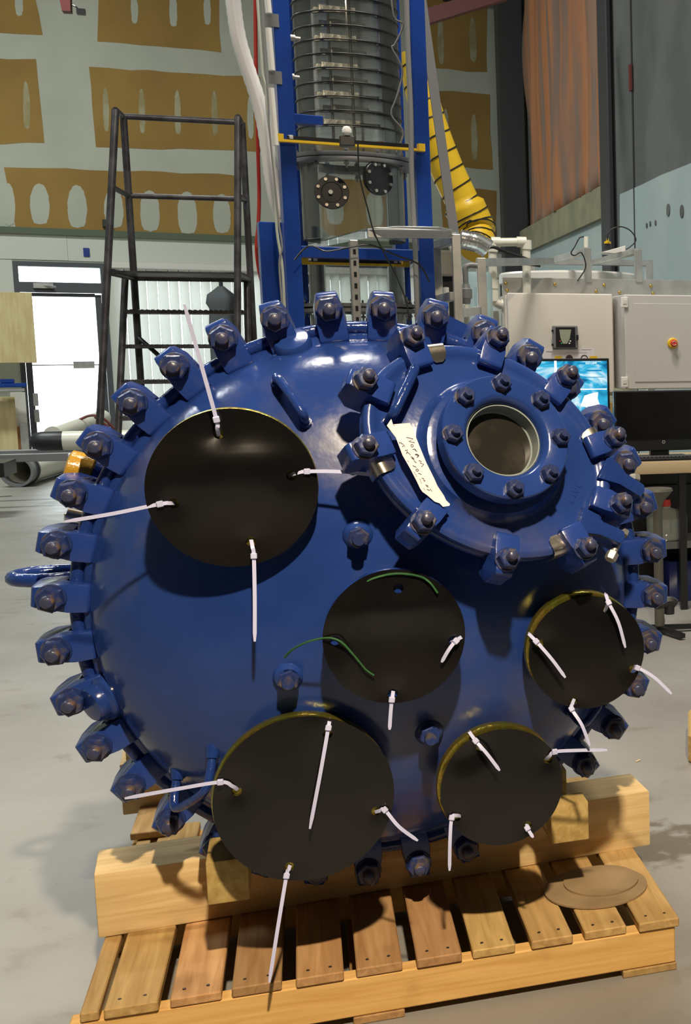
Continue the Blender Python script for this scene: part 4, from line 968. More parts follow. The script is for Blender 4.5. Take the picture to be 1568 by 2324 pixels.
# yellow straps across the column
def ybar(pa, pb, y, name, h=0.022):
    a, b = tw(*pa, y), tw(*pb, y); bm = nb(); bar(bm, a, b, 0.03, h*0.45); o = obj(name, bm, 'yellow', tow)
    bm = nb(); bar(bm, a+Vector((0.03, -0.006, 0.013)), b+Vector((-0.03, -0.006, 0.013)), 0.012, h*0.75); obj('strap_edge', bm, 'dark', o)
    for p, s in ((a, 1), (b, -1)):
        bm = nb(); box(bm, p.x-0.014, p.x+0.014, p.y-0.02, p.y+0.012, p.z-0.006, p.z+0.026); obj('strap_end', bm, 'yellow', o)
        bm = nb(); hexnut(bm, 0, 0.016, 0.022, 0.2, 0, Matrix.Translation((p.x+s*0.045, p.y-0.005, p.z+0.008))); obj('nut', bm, 'chrome', o)
ybar((634, 319), (955, 341), -0.05, 'yellow_strap')
ybar((690, 597), (920, 603), 0.06, 'yellow_strap')
# slotted strut in front of the beam
a, b = tw(801, 545, -0.07), tw(805, 735, -0.07)
ch = tbox('slotted_strut', a.x-0.018, a.x+0.018, -0.085, -0.06, 0.6, a.z, 'alu')
for i in range(12):
    z = a.z - 0.05 - i*0.048; bm = nb(); box(bm, a.x-0.006, a.x+0.006, -0.0862, -0.0855, z-0.011, z+0.011); obj('slot', bm, 'dark', ch)

# ------------------------------------------------ the column itself
YC = TD_/2; C_ = tw(795, 300, YC); XC = C_.x
col_ = thing('glass_column', 'clear cylindrical column with stacked perforated trays inside blue tower', 'column', mw=TF @ Matrix.Translation((XC, YC, 0)))
def cz(py): return tw(795, py, YC).z
zt = ZT; RT = 0.222
def clathe(name, prof, m, parent=col_, n=56, ang=40, closed=False):
    bm = nb(); lathe(bm, prof, n, closed=closed); return obj(name, bm, m, parent, ang=ang)
clathe('upper_tube', [(RT, cz(372)), (RT, zt), (RT-0.006, zt), (RT-0.006, cz(372))], 'acrylic', closed=True)
clathe('middle_tube', [(RT, cz(548)), (RT, cz(384)), (RT-0.006, cz(384)), (RT-0.006, cz(548))], 'acrylic', closed=True)
clathe('lower_tube', [(RT-0.012, cz(700)), (RT-0.012, cz(596)), (RT-0.02, cz(596)), (RT-0.02, cz(700))], 'acrylic', closed=True)
clathe('bottom_tube', [(RT-0.012, 0.3), (RT-0.012, cz(714)), (RT-0.02, cz(714)), (RT-0.02, 0.3)], 'acrylic', closed=True)
M['flange'] = mat('grey_flange', (0.15, 0.155, 0.16), 0.4)
for k, (a, b) in enumerate(((382, 373), (371, 362))): clathe('flange', [(RT-0.01, cz(a)), (0.272, cz(a)), (0.274, (cz(a)+cz(b))/2), (0.272, cz(b)), (RT-0.01, cz(b))], 'flange', closed=True)
clathe('flange', [(RT-0.03, cz(699)), (0.268, cz(699)), (0.268, cz(692)), (RT-0.03, cz(692))], 'flange', closed=True)
clathe('flange', [(RT-0.03, cz(710)), (0.268, cz(710)), (0.268, cz(703)), (RT-0.03, cz(703))], 'flange', closed=True)
clathe('base_ring', [(0.05, cz(596)), (0.245, cz(596)), (0.245, cz(584)), (0.05, cz(584))], 'white', closed=True)
for k in range(12):
    t = 2*math.pi*(k+0.4)/12
    for py in (372, 701):
        bm = nb(); z = cz(py); c, s = 0.256*math.cos(t), 0.256*math.sin(t); cyl(bm, (c, s, z-0.05), (c, s, z+0.05), 0.005, n=8); cyl(bm, (c, s, z-0.035), (c, s, z-0.024), 0.011, n=6); cyl(bm, (c, s, z+0.024), (c, s, z+0.035), 0.011, n=6); obj('flange_bolt', bm, 'greypvc', col_)
# trays
M['tray'] = mat('tray_metal', (0.50, 0.50, 0.47), 0.28, 0.95, var=(0.34, 0.34, 0.32), scale=12, bump=0.15, bscale=30)
pz = [305 - 31*k for k in range(13)]
bm = nb(); lathe(bm, [(0, 0), (0.206, 0), (0.206, 0.004), (0, 0.004)], 48); trm = fin(bm, 'tray'); trm.materials.append(M['tray'])
bm = nb(); tube(bm, [(0.2245*math.cos(2*math.pi*i/56), 0.2245*math.sin(2*math.pi*i/56), 0) for i in range(56)], 0.0032, 6, closed=True); rgm = fin(bm, 'seal_ring', 60); rgm.materials.append(M['dark'])
bm = nb()
box(bm, -0.13, 0.02, -0.178, -0.15, 0.004, 0.032); box(bm, -0.16, -0.03, -0.12, -0.11, 0.004, 0.034); box(bm, -0.02, 0.12, -0.08, -0.07, 0.012, 0.040); box(bm, -0.19, -0.10, -0.06, -0.03, 0.02, 0.026); bx2 = fin(bm, 'gleam_box'); bx2.materials.append(M['tray'])  # metal boxes added on each tray to catch bright gleams
bm = nb()
for i in range(9):
    cyl(bm, (-0.02 + i*0.018, -0.15, 0.004), (-0.02 + i*0.018, -0.15, 0.016), 0.006, 0.003, 8)
cpm = fin(bm, 'bubble_caps'); cpm.materials.append(M['dark'])
for i, py in enumerate(pz):
    z = cz(py)
    if z > zt-0.05: break
    tr = link('tray', trm, None, col_, Matrix.Translation((0, 0, z)))
    link('gleam_box', bx2, None, tr, Matrix.Rotation(R(8 if i % 2 else -6), 4, 'Z'))
    link('bubble_caps', cpm, None, tr)
    link('seal_ring', rgm, None, col_, Matrix.Translation((0, 0, z+0.006)))
for t in (R(235), R(262), R(318), R(60), R(140)):
    bm = nb(); cyl(bm, (0.19*math.cos(t), 0.19*math.sin(t), cz(345)), (0.19*math.cos(t), 0.19*math.sin(t), zt), 0.006, n=8); obj('tie_rod', bm, 'tray', col_)
# black blind ports with eight bolts
def port(px, py, yaw, r=0.07, knob=False):
    d = Vector((math.sin(yaw), -math.cos(yaw), 0)); p = tw(px, py, YC-0.245) - Vector((XC, YC, 0))
    x = Vector((math.cos(yaw), math.sin(yaw), 0)); mw = frame(Vector((p.x, p.y, p.z)), x, (0, 0, 1), d)
    bm = nb(); lathe(bm, [(0, -0.03), (r*0.7, -0.03), (r*0.7, -0.006), (r, -0.006), (r, 0.010), (r*0.97, 0.013), (r*0.62, 0.013), (r*0.58, 0.008), (0, 0.008)] if knob else [(0, -0.03), (r*0.7, -0.03), (r*0.7, -0.006), (r, -0.006), (r, 0.010), (r*0.97, 0.013), (0, 0.013)], 40, mw); pt = obj('port_cover', bm, 'dark', col_)
    for k in range(8):
        t = R(22.5 + 45*k); c = mw @ Vector((r*0.82*math.cos(t), r*0.82*math.sin(t), 0.012)); bm = nb(); cyl(bm, c, c + d*0.010, 0.0085, 0.007, 10); obj('bolt', bm, 'steel', pt)
    if knob:
        bm = nb(); cyl(bm, mw @ Vector((-0.004, 0, 0.008)), mw @ Vector((-0.004, 0, 0.03)), 0.009, n=12); obj('spigot', bm, 'white', pt)
port(753, 437, R(-14), 0.071, True); port(857, 405, R(22), 0.073)
# sloped white drain pipe behind the middle tube
bm = nb(); a, b = tw(672, 470, YC+0.30), tw(735, 545, YC+0.30); off = Vector((XC, YC, 0)); tube(bm, [a-off, b-off], 0.035, 14); obj('drain_pipe', bm, 'pvc', col_)

# ------------------------------------------------ hoses, conduits, cables around the tower
def hose(name, pts, Y, r, m, label, cat, group=None, n=10, k=6, rib=None, caps=True):
    path = smoothpath([at(x, y, Y if len(p) == 2 else p[2]) for p in pts for x, y in [p[:2]]], k)
    rad = None
    if rib:
        L = [path[0]]
        out = []
        for a, b in zip(path, path[1:]):
            s = max(1, int((b-a).length/rib))
            for j in range(s): out.append(a.lerp(b, j/s))
        out.append(path[-1]); path = out; rad = [r*(1.0 if i % 2 else 0.94) for i in range(len(path))]
    bm = nb(); tube(bm, path, r, n, radii=rad); return tag(obj(name, bm, m, ang=60), label, cat, group)
hose('suction_hose', [(526, -40), (531, 20), (541, 85), (560, 150), (582, 215), (598, 275), (608, 340), (616, 400), (626, 450), (640, 495)], 6.12, 0.032, 'white', 'thick white ribbed hose curving down left side of tower', 'hose', rib=0.012, n=14)
hose('red_hose', [(579, -30, 6.5), (580, 90, 6.5), (582, 200, 6.5), (585, 330, 6.5), (588, 440, 6.5), (586, 510, 6.5), (582, 560, 6.5), (587, 610, 6.5), (597, 655, 6.5), (600, 700, 6.5), (601, 900, 6.5)], 6.5, 0.0085, 'red', 'red hose hanging down left of the tower', 'hose')
for (x0, y0, x1, y1) in ((605, -20, 610, 30), (609, 64, 617, 160), (615, 200, 626, 330)):
    a, b = at(x0, y0, 5.93), at(x1, y1, 5.93); bm = nb(); cyl(bm, a, b, 0.013, n=14)
    tag(obj('conduit', bm, 'white'), {-20: 'short white conduit at top left edge of tower', 64: 'white conduit between two grey brackets, left of tower', 200: 'longest white conduit on left post above yellow strap'}[y0], 'conduit', 'white conduits on the tower')
for (x0, y0, x1, y1) in ((600, 33, 622, 60), (609, 163, 629, 190)):
    p, q = tw(x0, y1, -0.02), tw(x1, y0, -0.02)
    bm = nb(); box(bm, p.x, q.x+0.015, -0.035, -0.022, p.z, q.z); obj('bracket', bm, 'greypvc', tow)
M['cable'] = mat('pale_green_cable', (0.48, 0.50, 0.42), 0.5)
M['greycable'] = mat('grey_cable', (0.22, 0.22, 0.22), 0.5)
hose('cable', [(583, -20), (588, 60), (593, 130), (596, 170), (603, 200), (606, 250), (616, 330), (624, 420), (628, 520), (640, 600), (645, 680), (650, 800)], 5.88, 0.006, 'cable', 'pale cable running down left side of tower beside the conduits', 'cable', 'cables on the tower', n=6)
hose('cable', [(592, -20), (597, 70), (602, 150), (608, 220), (612, 300), (622, 400), (632, 500), (640, 560), (634, 600), (640, 690), (646, 800)], 5.84, 0.0045, 'greycable', 'thin grey cable weaving down left side of tower', 'cable', 'cables on the tower', n=6)
hose('cable', [(886, -20), (895, 40), (915, 56), (896, 100), (890, 110), (913, 160), (900, 220), (888, 260), (915, 300), (900, 345)], 6.15, 0.0045, 'greycable', 'grey cable looping along right side of clear column', 'cable', 'cables on the tower', n=6)
hose('cable', [(812, 326), (816, 400), (836, 480), (850, 530), (880, 590), (905, 640), (925, 700), (930, 800)], 5.82, 0.0035, 'dark', 'thin black cable hanging in front of the clear column', 'cable', 'cables on the tower', n=6)
hose('cable', [(668, 590), (690, 565), (710, 558), (740, 570), (790, 562), (840, 556), (900, 580), (950, 600), (975, 640)], 5.86, 0.004, 'dark', 'black cable sagging along the blue cross beam', 'cable', 'cables on the tower', n=6)
hose('cable', [(922, -20), (926, 120), (932, 260), (934, 400), (940, 520), (944, 620), (948, 740)], 5.98, 0.011, 'greycable', 'grey conduit strip on inner side of right tower post', 'cable', 'cables on the tower', n=8)
# unlit white ball fitting with a small box on the strap
p = at(787, 297, 5.75); lm = thing('ball_fitting', 'small white ball fitting on yellow strap in front of trays', 'fitting', p)
bm = nb(); lathe(bm, [(0, 0.02), (0.012, 0.017), (0.019, 0.006), (0.019, -0.008), (0.010, -0.018), (0, -0.02)], 18); obj('ball_knob', bm, 'white', lm)
bm = nb(); box(bm, -0.03, 0.03, -0.01, 0.05, -0.06, -0.02); bevel(bm, 0.004); obj('fitting_box', bm, 'dark', lm)
M['greytray'] = mat('galvanised_grey', (0.20, 0.20, 0.21), 0.5)
# sloping grey cable tray right of the tower
a, b = at(952, -30, 6.35), at(1032, 540, 6.35)
bm = nb(); bar(bm, a, b, 0.02, 0.042, (1, 0, 0)); tag(obj('cable_tray', bm, 'greytray'), 'sloping grey strip running down in front of yellow duct', 'cable tray')
# yellow ventilation duct with black spiral
yd = thing('ventilation_duct', 'yellow flexible duct with black spiral hanging right of tower', 'duct', at(1080, 540, 7.6))
path = smoothpath([at(940, 120, 7.6), at(958, 215, 7.6), at(983, 300, 7.6), at(1015, 385, 7.6), at(1050, 460, 7.6), at(1074, 515, 7.6), at(1085, 545, 7.55), at(1078, 568, 7.5)], 8)
rad = [0.09]*len(path); off = yd.location
for i in range(len(path)): rad[i] = 0.082 + 0.012*math.sin(min(1, i/30)*1.5) + (0.022 if 32 < i < 44 else 0)
bm = nb(); tube(bm, [p-off for p in path], 0.1, 20, radii=rad); obj('duct_skin', bm, 'yellow', yd, ang=60)
bm = nb(); hel = []; x = None
for i in range(len(path)-1):
    for j in range(10):
        t = (path[i+1]-path[i]).normalized(); p = path[i].lerp(path[i+1], j/10)
        if x is None: x, yv, _ = basis(t)
        x = (x - t*x.dot(t)).normalized(); yv = t.cross(x); ang = 2*math.pi*(i*10+j)/38.0
        hel.append(p-off + (x*math.cos(ang) + yv*math.sin(ang))*(rad[i]+0.001))
tube(bm, hel, 0.0045, 5); obj('spiral_wire', bm, 'dark', yd, ang=60)
M['foil'] = mat('silver_foil_duct', (0.70, 0.71, 0.70), 0.22, 0.9, bump=0.5, bscale=14)
hose('foil_duct', [(1044, 543), (1062, 546), (1085, 552), (1108, 566)], 7.0, 0.052, 'foil', 'short silver foil duct below the yellow duct', 'duct', n=20, rib=0.02)
# clear guard sheet on an aluminium frame
zs = at(1032, 527, 5.85).z
P = [onz(px, py, zs) for px, py in ((654, 566), (740, 546), (830, 521), (900, 516), (1000, 518), (1042, 527), (1036, 542), (830, 541), (700, 566))]
bm = nb(); quad_slab(bm, P, (0, 0, 1), 0.006); tag(obj('guard_sheet', bm, M['acrylic']), 'clear plastic guard sheet above the blue cross beam', 'guard')
af = thing('aluminium_frame', 'square aluminium tube frame right of the tower', 'frame', at(1035, 700, 5.9))
def abar(p, q, w=0.036):
    bm = nb(); d = q-p; up = (0, 0, 1) if abs(d.normalized().z) < 0.8 else (0, 1, 0)
    bar(bm, p-af.location, q-af.location, w, w, up); bevel(bm, 0.002); obj('frame_bar', bm, 'alu', af)
A5 = at(1034, 532, 5.85); G5 = A5.copy(); G5.z = 0
abar(G5, A5); abar(A5+Vector((-0.018, 0, 0.0)), at(834, 530, 5.85)+Vector((0, 0, 0)))
B5 = at(991, 556, 6.25); abar(Vector((B5.x, B5.y, 0)), B5); abar(B5, A5 + Vector((0, 0.02, -0.02)))
c5 = at(1040, 712, 5.85); abar(c5, at(1085, 704, 6.5)); abar(at(1030, 672, 5.87), at(990, 682, 6.24))
D5 = at(1091, 586, 6.5); abar(Vector((D5.x, D5.y, 0)), D5, 0.042)
D6 = at(1250, 593, 7.55); abar(D5 - Vector((0, 0, 0.02)), D6, 0.04)
# grey valve and pipework inside the frame
vp = thing('grey_valve', 'grey plastic union valve with red handle inside aluminium frame', 'valve', at(1058, 690, 6.2))
bm = nb(); o5 = vp.location
tube(bm, smoothpath([at(1083, 603, 6.2)-o5, at(1066, 602, 6.2)-o5, at(1056, 608, 6.2)-o5, at(1056, 625, 6.2)-o5, at(1057, 645, 6.2)-o5], 5), 0.013, 12); obj('pipe', bm, 'greypvc', vp, ang=60)
bm = nb(); z0, z1 = at(1057, 690, 6.2).z-o5.z, at(1057, 645, 6.2).z-o5.z; h = z1-z0
lathe(bm, [(0, z1), (0.016, z1), (0.02, z1-h*0.2), (0.027, z1-h*0.25), (0.027, z1-h*0.7), (0.02, z1-h*0.75), (0.017, z0), (0, z0)], 18, Matrix.Translation((at(1058, 665, 6.2).x-o5.x, 0, 0))); obj('valve_body', bm, 'greypvc', vp)
q = at(1045, 668, 6.15)-o5; bm = nb(); box(bm, q.x-0.007, q.x+0.007, q.y-0.01, q.y+0.02, q.z-0.035, q.z+0.03); bevel(bm, 0.002); obj('valve_handle', bm, 'red', vp)
bm = nb(); q = at(1058, 692, 6.2)-o5; cyl(bm, q, (q.x, q.y, -o5.z+0.002), 0.014, n=14); obj('tail_pipe', bm, 'pvc', vp)
hose('ribbed_hose', [(1022, 558), (1030, 575), (1040, 600), (1046, 640)], 6.35, 0.013, 'white', 'short white ribbed hose inside the aluminium frame', 'hose', rib=0.01)
M['bluetank'] = mat('pale_blue_drum', (0.34, 0.46, 0.47), 0.25)
p = at(1078, 700, 6.9); bm = nb(); zt_ = at(1078, 618, 6.9).z; lathe(bm, [(0, 0.001), (0.07, 0.001), (0.07, zt_-0.03), (0.06, zt_), (0, zt_)], 28, Matrix.Translation((p.x+0.02, p.y, 0))); tag(obj('blue_drum', bm, 'bluetank'), 'narrow pale blue cylinder behind the aluminium frame', 'drum')
M['crate'] = mat('pale_wall_unit', (0.40, 0.38, 0.33), 0.6)
p, q = at(996, 625, 7.8), at(1032, 568, 7.8); bm = nb(); box(bm, p.x, q.x, 7.8, 8.0, p.z, q.z); bevel(bm, 0.01); lou = obj('louvred_box', bm, 'crate'); tag(lou, 'beige louvred box seen through the aluminium frame', 'box')
p, q = at(985, 690, 7.9), at(1034, 625, 7.9); bm = nb(); box(bm, p.x, q.x, 7.9, 8.1, 0, q.z-0.002); tag(obj('dark_cabinet', bm, 'dark'), 'black cabinet under the beige louvred box', 'cabinet')
p = at(1013, 690, 6.6); bm = nb(); z1 = at(1013, 652, 6.6).z; lathe(bm, [(0, 0.001), (0.012, 0.001), (0.012, z1-0.03), (0.016, z1-0.03), (0.014, z1), (0, z1)], 16, Matrix.Translation((p.x, p.y, 0))); tag(obj('pipe_stub', bm, 'pvc'), 'short white pipe stub inside the aluminium frame', 'pipe')
# ================================================================== ladder and things at the left
ld = thing('platform_ladder', 'dark steel platform ladder with handrails and ribbed steps', 'ladder', (at(420, 800, 9.0).x, 9.0, 0)); lo = ld.location.copy()
def lt(pts, r=0.019, name='rail', k=0):
    P = [at(x, y, Y)-lo for x, y, Y in pts]
    if k: P = smoothpath(P, k)
    bm = nb(); tube(bm, P, r, 10); obj(name, bm, 'ladder', ld, ang=50)
# front uprights lean out, rear uprights stand plumb
def ltw(P, r=0.019, name='rail'):
    bm = nb(); tube(bm, [Vector(p)-lo for p in P], r, 10); obj(name, bm, 'ladder', ld, ang=50)
fl_t, fl_m = at(262, 250, 8.75), at(244, 610, 8.60); d = (fl_m-fl_t)
fl_b = fl_t + d*(-fl_t.z/d.z); ltw([fl_t, fl_m, fl_b], 0.021, 'front_upright')
fr_t, fr_m = at(540, 266, 8.75), at(539, 640, 8.60); d = (fr_m-fr_t); fr_b = fr_t + d*(-fr_t.z/d.z); ltw([fr_t, fr_m, fr_b], 0.021, 'front_upright')
rl_t = at(280, 264, 9.15); rl_b = Vector((rl_t.x, rl_t.y, 0)); ltw([rl_t, rl_b], 0.021, 'rear_upright')
rr_t = at(549, 278, 9.15); rr_b = Vector((rr_t.x, rr_t.y, 0)); ltw([rr_t, rr_b], 0.021, 'rear_upright')
ltw([fl_t, rl_t, rr_t, fr_t], 0.019, 'top_rail')
m1, m2, m3, m4 = fl_t.lerp(fl_m, (425-250)/360), Vector((rl_t.x, rl_t.y, at(288, 444, 9.15).z)), Vector((rr_t.x, rr_t.y, at(553, 452, 9.15).z)), fr_t.lerp(fr_m, (445-266)/374)
ltw([m1, m2, m3, m4], 0.017, 'mid_rail')
# platform
zp = at(420, 630, 9.1).z
P = [Vector((fl_m.x+0.02, fl_m.y+0.05, zp)), Vector((fr_m.x-0.0, fr_m.y+0.05, zp)), Vector((rr_t.x, rr_t.y+0.02, zp)), Vector((rl_t.x, rl_t.y+0.02, zp))]
ltw([P[0], P[3], P[2], P[1]], 0.022, 'platform_rim')
bm = nb(); quad_slab(bm, [p - lo for p in P], (0, 0, 1), 0.012); obj('platform', bm, 'ladder', ld)
# stiles and ribbed steps
sl_t, sl_b = at(284, 632, 9.10), at(268, 985, 8.85); d = sl_b-sl_t; sl_g = sl_t + d*(-sl_t.z/d.z); ltw([sl_t, sl_g], 0.020, 'stile')
sr_t, sr_b = at(560, 634, 9.10), at(566, 985, 8.85); d = sr_b-sr_t; sr_g = sr_t + d*(-sr_t.z/d.z); ltw([sr_t, sr_g], 0.020, 'stile')
for i, py in enumerate((705, 785, 866, 948, 1032, 1118)):
    t = (py-632)/(985-632); a, b = sl_t.lerp(sl_b, t), sr_t.lerp(sr_b, t); b.z = a.z
    bm = nb(); dd = (b-a); L = dd.length; x = dd.normalized(); y = Vector((0, 0, 1)).cross(x)
    box(bm, 0, L, -0.02, 0.20, -0.020, 0.0, frame(a-lo, x, y, (0, 0, 1)))
    for k in range(int(L/0.03)): box(bm, 0.005+k*0.03, 0.02+k*0.03, -0.023, 0.2, 0.0, 0.005, frame(a-lo, x, y, (0, 0, 1)))
    obj('step', bm, 'ladder', ld)
# braces behind the steps
ltw([Vector((rl_t.x, rl_t.y, at(308, 765, 9.15).z)), at(366, 812, 9.0), at(420, 860, 8.95)], 0.014, 'brace')
ltw([Vector((rl_t.x, rl_t.y, 0.25)), Vector((rr_t.x, rr_t.y, 0.25))], 0.014, 'brace')

# folded grey parasol standing by the window
ub = thing('folded_parasol', 'folded dark grey parasol standing in front of the blinds', 'parasol', (at(510, 800, 16.8).x, 16.8, 0))
M['greycloth'] = mat('grey_canvas', (0.075, 0.085, 0.095), 0.8)
zt_ = at(508, 638, 16.8).z
bm = nb(); n = 24; rings = []
for r, z in ((0.03, 0), (0.06, -0.03), (0.14, -0.10), (0.16, -0.20), (0.13, -0.26), (0.15, -0.5), (0.17, -1.0), (0.15, -1.5)):
    rings.append([bm.verts.new((r*(1+0.18*math.sin(8*2*math.pi*i/n*0.5+z*2))*math.cos(2*math.pi*i/n), r*(1+0.18*math.sin(8*2*math.pi*i/n*0.5+z*2))*math.sin(2*math.pi*i/n), zt_-0.06+z)) for i in range(n)])
for a, b in zip(rings, rings[1:]):
    for i in range(n): bm.faces.new((a[i], a[(i+1) % n], b[(i+1) % n], b[i]))
bm.faces.new(rings[0]); bm.faces.new(rings[-1][::-1]); obj('canopy', bm, 'greycloth', ub, ang=60)
bm = nb(); cyl(bm, (0, 0, 0.05), (0, 0, zt_), 0.022, n=12); obj('pole', bm, 'darksteel', ub)
bm = nb(); lathe(bm, [(0, 0), (0.25, 0), (0.25, 0.05), (0.05, 0.08), (0, 0.08)], 28); obj('base', bm, 'darksteel', ub)

# plywood sheet and boards leaning left of the door
def wallbox(name, px0, px1, py0, py1, y0, y1, m, label, cat, group=None, zmin=None):
    a, b = onplane(px0, py1, WO + WN*(-y0), WN), onplane(px1, py0, WO + WN*(-y0), WN)
    la, lb = WF.inverted() @ a, WF.inverted() @ b
    bm = nb(); box(bm, la.x, lb.x, min(y0, y1), max(y0, y1), la.z if zmin is None else zmin, lb.z); bevel(bm, 0.004)
    return tag(obj(name, bm, m, None, WF), label, cat, group)
wallbox('plywood_sheet', -60, 72, 664, 1000, -0.72, -0.70, 'ply', 'pale plywood sheet standing at left of the door', 'plywood', zmin=1.25)
wallbox('plywood_sheet', -60, 33, 900, 1040, -0.62, -0.60, 'ply', 'lower plywood sheet under the first at far left', 'plywood', zmin=0.0)
wallbox('leaning_board', 28, 57, 890, 960, -0.50, -0.46, 'white', 'narrow white panel below the plywood by door frame', 'panel', zmin=0.0)
wallbox('steel_tube', 50, 62, 960, 1040, -0.58, -0.54, 'alu', 'upright bright metal tube beside the lower plywood', 'tube', zmin=0.0)
M['orange'] = mat('orange_board', (0.45, 0.20, 0.07), 0.6)
wallbox('orange_board', 37, 48, 968, 1035, -0.53, -0.51, 'orange', 'narrow orange strip beside metal tube at far left', 'board', zmin=0.0)
# shelf with a blue tool
sh = wallbox('wall_shelf', -60, 56, 882, 890, -1.0, -0.74, 'alu', 'small metal shelf at left edge below the plywood', 'shelf')
p = at(14, 878, sh.matrix_world.translation.y-0.2)
a = onplane(-10, 882, WO + WN*0.85, WN); bm = nb(); box(bm, 0, 0.32, -0.06, 0.06, 0.0, 0.05); box(bm, 0.05, 0.2, -0.05, 0.05, 0.05, 0.10); bevel(bm, 0.01); 
tag(obj('blue_tool', bm, 'tower_blue', None, frame(a + Vector((0, 0, 0.012)), WD, -WN, (0, 0, 1))), 'blue tool lying on the small shelf at left edge', 'tool')
# steel rail rack carrying the capped pipe
YR = 13.2
def rackz(py, px=80): return at(px, py, YR).z
rk = thing('pipe_rack', 'low grey steel rack carrying white pipes at left', 'rack', (at(80, 1040, YR).x, YR, 0)); ro = rk.location
z1, z0 = rackz(1029), rackz(1047); xe = at(215, 1040, YR).x
bm = nb(); box(bm, -2.4, xe-ro.x+0.6, -0.04, 0.04, z0, z1); box(bm, -2.4, xe-ro.x+0.6, 0.52, 0.6, z0, z1); bevel(bm, 0.005); obj('rail', bm, 'greytray', rk)
for x in (-1.9, xe-ro.x+0.5):
    bm = nb(); box(bm, x-0.04, x+0.04, -0.04, 0.04, 0, z0); box(bm, x-0.04, x+0.04, 0.52, 0.6, 0, z0); box(bm, x-0.03, x+0.03, 0.04, 0.52, z0-0.07, z0-0.01); obj('leg', bm, 'greytray', rk)
cp = thing('capped_pipe', 'white pipe with black rubber end cap lying on the rack', 'pipe', (0, 0, 0))
a, b = at(106, 1011, YR+0.25), at(330, 1006, YR+0.25); rp = (at(100, 988, YR+0.25).z - at(100, 1032, YR+0.25).z)/2
a.z = z1 + rp + 0.004; b.z = a.z; cp.location = a; x = (b-a).normalized()
mw = frame((0, 0, 0), *[v for v in (basis(x))])
bm = nb(); lathe(bm, [(rp*0.97, 0.1), (rp*0.97, (b-a).length), (rp*0.85, (b-a).length), (rp*0.85, 0.1)], 32, mw, closed=True); obj('pipe', bm, 'pvc', cp)
bm = nb(); lathe(bm, [(0, -0.14)] + [(rp*math.sin(t), -0.02-0.12*math.cos(t)) for t in [math.pi/2*k/7 for k in range(1, 8)]] + [(rp*1.0, 0.13), (rp*0.98, 0.135), (0, 0.135)], 32, mw); obj('end_cap', bm, 'rubber', cp)
c = at(167, 1037, YR-0.045); bm = nb(); box(bm, c.x-0.04, c.x+0.04, YR-0.075, YR-0.0395, z0+0.02, z1-0.005); bevel(bm, 0.006); obj('rail_clip', bm, 'white', rk, Matrix.Translation(-ro))
# big white pipe with coupling on the floor
fp = thing('floor_pipe', 'large white pipe with dark coupling lying on the floor at left', 'pipe', (0, 0, 0))
a = onz(40, 1106, 0); rr = 0.16; a.z = rr; b = onz(250, 1040, 0); b.z = rr; fp.location = Vector((a.x, a.y, 0)); x = (b-a).normalized(); 
mw = frame((0, 0, rr), *basis(x))
bm = nb(); lathe(bm, [(rr*0.92, 0.12), (rr*0.92, (b-a).length), (rr*0.82, (b-a).length), (rr*0.82, 0.12)], 36, mw, closed=True); obj('pipe', bm, 'pvc', fp)
bm = nb(); lathe(bm, [(rr*0.82, 0), (rr*0.99, 0), (rr*0.99, 0.16), (rr*0.82, 0.16)], 36, mw, closed=True); cpl = obj('coupling', bm, 'greypvc', fp)
for s in (0.11, 0.2):
    bm = nb(); lathe(bm, [(rr*0.9, s), (rr*1.0, s), (rr*1.0, s+0.045), (rr*0.9, s+0.045)], 36, mw, closed=True); obj('hose_clamp', bm, 'rubber', fp)
# second white pipe leaning on the rack, further back, with reinforcing bars
a, b = at(120, 988, YR+0.75), at(232, 948, YR+2.2); bm = nb(); tube(bm, [a, b], 0.085, 20); tag(obj('white_pipe', bm, 'pvc'), 'thin white pipe rising away behind the capped pipe', 'pipe')
for i, (pp, lab) in enumerate((([(180, 953), (205, 943), (232, 948), (262, 975), (290, 1000)], 'dark bent bar above the white pipe by ladder leg'), ([(215, 946), (232, 958), (262, 985), (285, 1010)], 'reddish bent bar crossing behind the ladder leg'))):
    bm = nb(); tube(bm, smoothpath([at(x, y, 14.6-0.1*i) for x, y in pp] + [Vector((at(330-8*i, 1050, 14.6-0.1*i).x, 14.6-0.1*i, 0.016))], 5), 0.014, 6); tag(obj('bent_bar', bm, 'maroon'), lab, 'bar', 'bent bars')
c = at(6, 1068, 12.5); bm = nb(); box(bm, c.x-0.7, c.x+0.03, 12.4, 12.9, c.z-0.05, c.z+0.07); box(bm, c.x-0.65, c.x-0.6, 12.45, 12.5, 0, c.z-0.05); box(bm, c.x-0.3, c.x-0.25, 12.45, 12.5, 0, c.z-0.05); tag(obj('black_bench', bm, 'dark'), 'corner of a black bench at left edge', 'bench')
# bits of debris on the floor at the left
for i, (px, py, L, an, m, lab) in enumerate(((96, 1495, 0.03, 20, 'twine', 'small green leaf scrap on floor left of vessel'), (10, 1127, 0.12, 15, 'nail', 'dark splinter on floor near the big pipe'), (1448, 1728, 0.022, 40, 'ply', 'small wood chip on floor right of vessel'))):
    p = onz(px, py, 0); bm = nb(); box(bm, -L/2, L/2, -L/7, L/7, 0.0005, 0.004); bevel(bm, 0.001); tag(obj('scrap', bm, m, None, Matrix.Translation(p) @ Matrix.Rotation(R(an), 4, 'Z')), lab, 'scrap', 'floor scraps')
